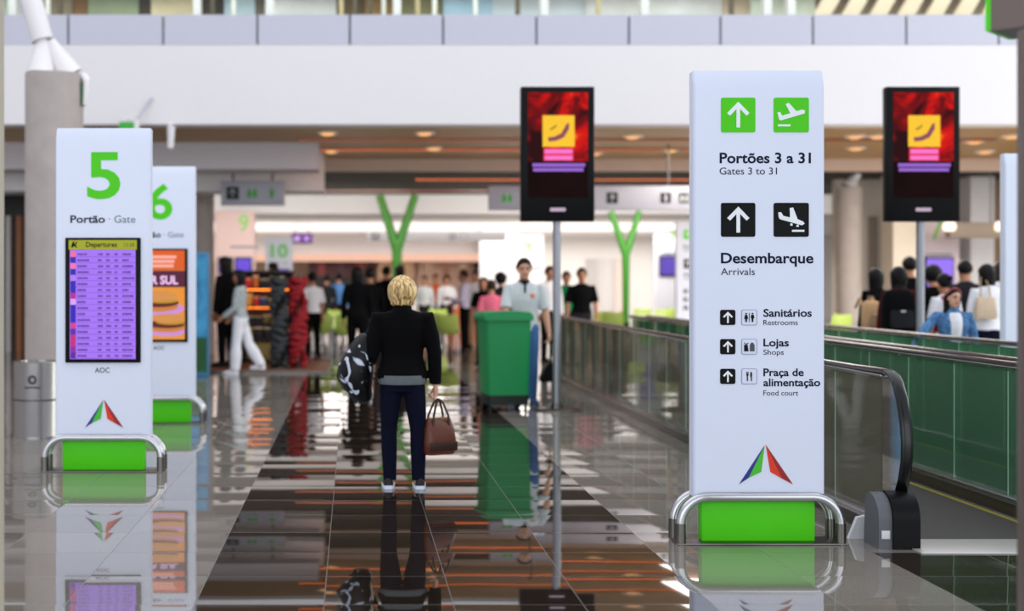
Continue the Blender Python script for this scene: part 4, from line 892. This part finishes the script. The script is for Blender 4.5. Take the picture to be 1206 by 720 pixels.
def pillow_stack(px, Y, col, label_, grp, tilt):
    X = PX(px, Y)
    rackt = thing('pillow_rack', 'slim rack rod holding the ' + label_ + ' neck pillows', 'rack', (X, Y, 0.04))
    MB().lathe([(0.16, 0), (0.16, 0.02), (0.015, 0.03), (0.012, 1.66), (0.02, 1.67)]).build('rod', dsteel, rackt)
    mm = M('pillow_' + label_.replace(' ', '_'), col, 0.8, noise=0.15)
    first = None
    for k in range(14):
        p = None; loc = (X + 0.01 * math.sin(k * 2), Y, 0.14 + k * 0.112)
        if first is None:
            pts = []
            for q in range(19):
                a = math.radians(-60 + 300 * q / 18); pts.append((0.115 * math.cos(a), 0.115 * math.sin(a), 0.03 * math.sin(a * 2)))
            first = MB().tube(pts, [0.035] + [0.06] * 17 + [0.035], 12).build('neck_pillow', mm, None)
            tag(first, label_ + ' neck pillow threaded on the kiosk rack', 'neck pillow', grp); p = first
        else:
            p = first.copy(); COL.objects.link(p)
        p.location = loc; p.rotation_euler = (0.06 * (1 if k % 2 else -1), 0.1 * tilt, k * 0.7)
pillow_stack(351.5, 24.2, (140, 14, 26), 'red', 'red neck pillows on the rack', 1)
pillow_stack(329, 24.2, (52, 56, 58), 'dark grey', 'dark grey neck pillows on the rack', -1)
# blue poster lightbox behind the gate 6 totem
pb = thing('poster_lightbox', 'blue and green poster lightbox behind the gate 6 totem', 'poster stand', (PX(210, 22.6), 22.6, 0))
MB().box(-0.5, 0.5, 0, 0.25, 0, PZ(297, 22.6), 0.03).build('cabinet', M('lightbox_blue', (60, 120, 160), 0.4), pb)
MB().box(-0.46, 0.475, -0.006, 0, 0.66, PZ(300, 22.6)).build('poster', M('poster_sea', (28, 110, 160), emit=0.75, noise=0.4, scale=3, col2=(60, 150, 200)), pb, False)
MB().box(-0.46, 0.475, -0.006, 0, 0.08, 0.66).build('poster_foot', M('poster_green', (20, 84, 40), emit=0.6, noise=0.5, scale=4), pb, False)

# ------------------------------------------------------------------ gate portals with numbers and screens
def portal(px0, px1, ytop, Y, num, nx, ny, ncap, scr, label, mat):
    X = PX((px0 + px1) / 2, Y); wd = PX(px1, Y) - PX(px0, Y)
    t = thing('gate_portal', label, 'gate panel', (X, Y, 0))
    MB().box(-wd / 2, wd / 2, 0, 0.3, 0, PZ(ytop, Y), 0.01).build('panel', mat, t)
    c = ncap * Y / F
    if num: text(num, PX(nx, Y) - X - c * 0.3, PX(nx, Y) - X + c * 0.3, PZ(ny, Y), c, 0, M('number_green', (136, 190, 100), 0.5), t, 0.02, 'gate_number')
    MB().box(PX(nx - 16, Y) - X, PX(nx + 16, Y) - X, -0.01, 0, PZ(ny + 20, Y), PZ(ny + 18, Y)).build('wording_line', greytext, t, False)
    for a, b, y0, y1, col in scr:
        s = MB().box(PX(a, Y) - X, PX(b, Y) - X, -0.08, 0, PZ(y1, Y), PZ(y0, Y), 0.01).build('monitor', black, t)
        MB().box(PX(a + 1.5, Y) - X, PX(b - 1.5, Y) - X, -0.09, -0.08, PZ(y1 - 2, Y), PZ(y0 + 2, Y)).build('screen_picture', M('scr2_%d_%d_%d' % col, col, emit=1.0), s, False)
    return t
pinkp = M('portal_pink', (206, 178, 172), 0.6); pinkq = M('portal_lilac', (214, 200, 204), 0.6)
portal(253, 300, 249, 36.5, '9', 287, 272, 20, [(257, 274, 303, 322, (96, 60, 210)), (277, 297, 303, 322, (100, 66, 214))], 'pinkish gate panel with two small screens behind the person in white trousers', pinkp)
portal(1086, 1130, 245, 31, '7', 1104.5, 281, 26, [(1088, 1122, 303, 342, (150, 110, 250))], 'lilac gate panel with a green 7 behind the queue', pinkq)
portal(772, 806, 250, 50, '8', 796, 280, 22, [(776, 800, 301, 326, (96, 70, 190))], 'pale gate panel with a green 8 beside the distant directory totem', M('portal_blue', (208, 210, 220), 0.6))
portal(608, 640, 277, 50, '9', 622, 297, 16, [], 'white glowing gate panel above the head of the man with the bin', white)
lb = thing('light_bar', 'bright white light bar above the glowing gate panel', 'lamp', (PX(623, 49.9), 49.8, PZ(281, 49.8)))
MB().box(-0.5, 0.5, 0, 0.1, -0.1, 0.12, 0.03).build('diffuser', M('light_white', (255, 252, 246), emit=1.6), lb); MB().box(-0.52, 0.52, 0.08, 0.2, -0.12, 0.14).build('housing', white, lb)
struct(MB().box(PX(566, 51), PX(606, 51), 50.5, 51.4, 0, Z2).build('wall_pier', M('pier_white', (226, 224, 230), 0.6), smooth=False))

# ------------------------------------------------------------------ hanging signs
def hang_sign(label, px0, px1, y0, y1, Y, icons, mat, zc, dep=0.18):
    X = PX((px0 + px1) / 2, Y); w2 = (PX(px1, Y) - PX(px0, Y)) / 2; zt, zb_ = PZ(y0, Y), PZ(y1, Y)
    t = thing('hanging_sign', label, 'hanging sign', (X, Y, zb_))
    MB().box(-w2, w2, 0, dep, 0, zt - zb_, 0.015).build('casing', mat, t)
    for s in (-0.62, 0.62): MB().tube([(s * w2, dep / 2, zt - zb_ - 0.01), (s * w2, dep / 2, zc - zb_)], 0.02, 8).build('hanger_rod', dsteel, t)
    for px, wpx, c in icons:
        cx = PX(px, Y) - X; r_ = wpx * Y / F / 2; cz = (zt - zb_) / 2
        tl = MB().prism(rrect(cx - r_, cx + r_, cz - r_, cz + r_, r_ * 0.15), -0.012, 0.0).build('pictogram_tile', M('ic_%d_%d_%d' % c[0], c[0], 0.5), t, False)
        if c[1] == 'arrow': arrow(tl, cx, cz, r_ * 0.9, -0.012, M('ic_sym_%d_%d_%d' % c[2], c[2], 0.5))
        elif c[1] == 'pair':
            for s in (-1, 1): MB().prism([(cx + s * r_ * .45 + a * r_, cz + b * r_) for a, b in ((-.3, -.7), (.3, -.7), (.34, .2), (.15, .4), (.15, .75), (-.15, .75), (-.15, .4), (-.34, .2))], -0.018, -0.012).build('symbol', M('ic_sym_%d_%d_%d' % c[2], c[2], 0.5), tl, False)
        else: MB().prism([(cx + a * r_, cz + b * r_) for a, b in ((-.2, -.8), (.2, -.8), (.25, -.1), (.45, .1), (.15, .4), (.15, .8), (-.15, .8), (-.15, .4), (-.45, .1), (-.25, -.1))], -0.018, -0.012).build('symbol', M('ic_sym_%d_%d_%d' % c[2], c[2], 0.5), tl, False)
    return t
sg = M('sign_grey', (176, 176, 186), 0.4); K = (20, 22, 24); G = (60, 170, 50); GB = (176, 176, 186)
hang_sign('grey hanging sign with a black tile and green symbols right of the gate 6 totem', 260, 335, 213, 242, 27.35, [(274, 15, (K, 'arrow', (150, 156, 150))), (297, 15, (GB, 'pair', G)), (320, 15, (GB, 'man', G))], sg, z_b)
hang_sign('long light grey hanging sign passing behind the display by the bin', 576, 838, 219, 247.5, 26.5, [(597, 15, (GB, 'pair', G)), (721, 13, (K, 'arrow', (176, 180, 180))), (784, 12, (K, 'man', (176, 180, 180))), (806, 12, (K, 'pair', (176, 180, 180)))], sg, z_b)
hang_sign('thin dark grey hanging sign near the green Y post over the food court', 432, 596, 273, 284, 47.0, [(442, 8, (K, 'arrow', GB)), (533, 6, (K, 'man', GB)), (546, 6, (K, 'pair', GB))], M('sign_mid_grey', (128, 126, 128), 0.5), Z2)
hang_sign('small purple hanging sign beside the gate 10 totem', 343, 368, 275, 287, 45.0, [(350, 6, ((150, 110, 200), 'pair', (226, 200, 240))), (361, 6, ((150, 110, 200), 'man', (226, 200, 240)))], M('sign_purple', (96, 50, 130), 0.5), Z2)
hs = hang_sign('grey hanging beam with spotlights at its ends beyond the queue', 1120, 1182, 262, 280, 29.8, [], M('beam_taupe', (140, 126, 112), 0.5), z_b, 0.3)
for px in (1117, 1178):
    MB().lathe([(0.001, -0.02), (0.12, 0.0), (0.14, 0.1), (0.1, 0.2)], (PX(px, 29.8) - hs.location.x, -0.05, 0.15)).build('spotlight', M('spot_glow', (255, 236, 214), emit=1.8), hs)
bs = thing('track_spotlight', 'small white spotlight hanging below the fascia between the totems', 'spotlight', (PX(200, 22.9), 22.9, z_b))
MB().tube([(0, 0.2, 0.05), (0, 0.0, -0.05), (0, -0.05, -0.1)], 0.03, 8).build('arm', white, bs); MB().tube([(0.03, -0.05, -0.05), (0.02, -0.05, -0.42)], [0.07, 0.05], 12).build('head', white, bs)
bs = thing('track_spotlight', 'small white spotlight with a bent arm above the gate 5 totem', 'spotlight', (PX(160, 22.85), 22.85, z_b))
MB().tube([(0.25, 0.13, 0.45), (0.1, 0.0, 0.2), (0.02, -0.05, 0.02), (0, -0.05, -0.08)], 0.025, 8).build('arm', M('arm_grey', (190, 190, 200)), bs); MB().tube([(0, -0.05, 0.04), (0, -0.06, -0.2)], [0.08, 0.06], 12).build('head', white, bs)
ex = thing('exit_sign', 'tiny green emergency sign peeping over the gate 5 totem', 'sign', (PX(149, 22.7), 22.7, PZ(152, 22.7)))
MB().box(-0.12, 0.12, 0, 0.05, 0, 0.12, 0.008).build('plate', M('exit_green', (70, 190, 70), emit=0.7), ex); MB().box(-0.01, 0.01, 0.02, 0.4, 0.11, 0.2).build('bracket', white, ex)

# ------------------------------------------------------------------ green Y posts
def ypost(px, xa, xb, ytop, yfork, Y, r_, label):
    X = PX(px, Y); t = thing('forked_post', label, 'post', (X, Y, 0)); zf, zt_ = PZ(yfork, Y), PZ(ytop, Y)
    MB().tube([(0, 0, 0.5), (0, 0, zf + 0.1)], [r_ * 0.72, r_], 16).build('stem', ygreen, t)
    MB().lathe([(r_ * 1.6, 0), (r_ * 1.6, 0.05), (r_ * 0.95, 0.08), (r_ * 0.9, 0.52)]).build('base', black, t)
    for x in (xa, xb): MB().tube([(0, 0, zf - 0.1), (PX(x, Y) - X, 0, zt_)], [r_ * 0.95, r_ * 0.72], 16).build('branch', ygreen, t)
ypost(467.5, 447, 489, 230, 290, 36.0, 0.14, 'tall bright green Y shaped post above the blond woman\'s head')
ypost(737, 719.5, 753, 249, 296, 35.0, 0.105, 'bright green Y shaped post with black base between the display and the big directory totem')

# ------------------------------------------------------------------ food court
def chair_proto():
    lime = M('lime_plastic', (186, 212, 104), 0.4); wl = M('chair_white', (220, 220, 222), 0.4)
    t = thing('lime_chair', 'lime green shell chair with white legs', 'chair')
    m = MB(); rs = []
    for yy, zz, wd in ((0.24, 0.44, 0.46), (0.1, 0.43, 0.5), (-0.12, 0.44, 0.5), (-0.2, 0.5, 0.5), (-0.24, 0.68, 0.5), (-0.27, 0.86, 0.44)):
        rs.append([Vector((x, yy + dy, zz + dz)) for x, dy, dz in ((-wd / 2, 0.03, 0.03), (-wd / 4, 0, 0), (wd / 4, 0, 0), (wd / 2, 0.03, 0.03), (wd / 4, -0.015, -0.02), (-wd / 4, -0.015, -0.02))])
    m.loft(rs).build('shell', lime, t, ang=60)
    for a in (-1, 1):
        for b in (-1, 1): MB().tube([(a * 0.17, b * 0.15, 0.43), (a * 0.22, b * 0.21, 0)], 0.016, 8).build('leg', wl, t)
    return t
c0 = chair_proto()
spots = [(378, 30.5, 0, 'lime chair nearest the red neck pillows'), (405, 29.5, 0.3, 'lime chair left of the long haired walker in black'), (502, 31.0, 0, 'lime chair just right of the blond woman\'s shoulder'), (528, 30.0, -0.2, 'lime chair left of the side-on man in white shirt'), (392, 33.6, 2.8, 'lime chair farther back between the two left chairs'), (515, 35, 3.0, 'lime chair farther back behind the two right chairs'),
         (706, 33, 0.2, 'lime chair showing above the rail right of the man in black'), (722, 32, -0.2, 'lime chair showing above the rail next to the green post'), (755, 36, 0, 'lime chair above the rail just right of the green post'), (776, 35, 0.3, 'lime chair above the rail midway to the directory totem'), (794, 37, -0.2, 'lime chair above the rail against the distant directory totem'), (985, 30, 0.2, 'lime chair showing just right of the big directory totem')]
for i, (px, Y, a, lab) in enumerate(spots):
    o = c0 if i == 0 else dup(c0, (0, 0, 0))
    o.location = (PX(px, Y), Y, 0); o.rotation_euler = (0, 0, a); o['label'] = lab; o['group'] = 'lime chairs of the food court'
def table(px, Y, label):
    t = thing('cafe_table', label, 'table', (PX(px, Y), Y, 0)); tp = M('table_pale', (214, 222, 180), 0.35)
    MB().lathe([(0.001, 0.72), (0.42, 0.72), (0.44, 0.735), (0.42, 0.75), (0.001, 0.75)]).build('top', tp, t)
    MB().tube([(0, 0, 0.02), (0, 0, 0.72)], 0.035, 12).build('pedestal', steel, t); MB().lathe([(0.26, 0), (0.26, 0.015), (0.04, 0.03)]).build('foot', steel, t)
table(391, 32.2, 'pale cafe table among the left lime chairs'); table(515, 33, 'pale cafe table among the right lime chairs'); table(764, 34, 'pale cafe table beyond the rail near the green post')
def counter(px0, px1, Y, label, body, back, board, light):
    X = PX((px0 + px1) / 2, Y); w2 = (PX(px1, Y) - PX(px0, Y)) / 2
    t = thing('food_counter', label, 'counter', (X, Y, 0))
    MB().box(-w2, w2, 0, 0.6, 0, 1.0, 0.01).build('front', body, t); MB().box(-w2 - 0.03, w2 + 0.03, -0.05, 0.65, 1.0, 1.05, 0.01).build('worktop', steel, t)
    MB().box(-w2, w2, 2.0, 2.1, 0, 2.6).build('back_wall', back, t, False)
    b = MB().box(-w2 * 0.95, w2 * 0.95, 1.9, 2.0, 1.75, 2.5).build('menu_board', board, t, False)
    n = max(3, int(w2 * 2.2)); 
    for k in range(n):
        x = -w2 * 0.9 + 1.8 * w2 * (k + 0.5) / n; MB().box(x - 0.15, x + 0.15, 1.88, 1.9, 1.85, 2.35).build('menu_picture', light[k % len(light)], b, False)
wc = M('counter_white', (224, 214, 210), 0.4)
counter(362, 440, 57.0, 'white food counter with a dark red menu board left of the walkers', wc, M('stall_black', (24, 16, 16)), M('menu_maroon', (72, 24, 26)), [M('menu_a', (150, 60, 60), emit=0.5), M('menu_b', (90, 50, 60), emit=0.5)])
counter(445, 492, 57.0, 'food counter hidden behind the blond woman\'s head', wc, M('stall_tan', (170, 130, 104)), M('menu_tan', (196, 156, 130)), [M('menu_c', (220, 170, 120), emit=0.5)])
counter(494, 564, 57.0, 'beige food stall with orange pictures left of the white pier', M('stall_orange', (176, 90, 50)), M('stall_beige', (190, 156, 136)), M('menu_beige', (186, 150, 130)), [M('menu_d', (206, 160, 130), emit=0.5), M('menu_e', (170, 110, 84), emit=0.5)])
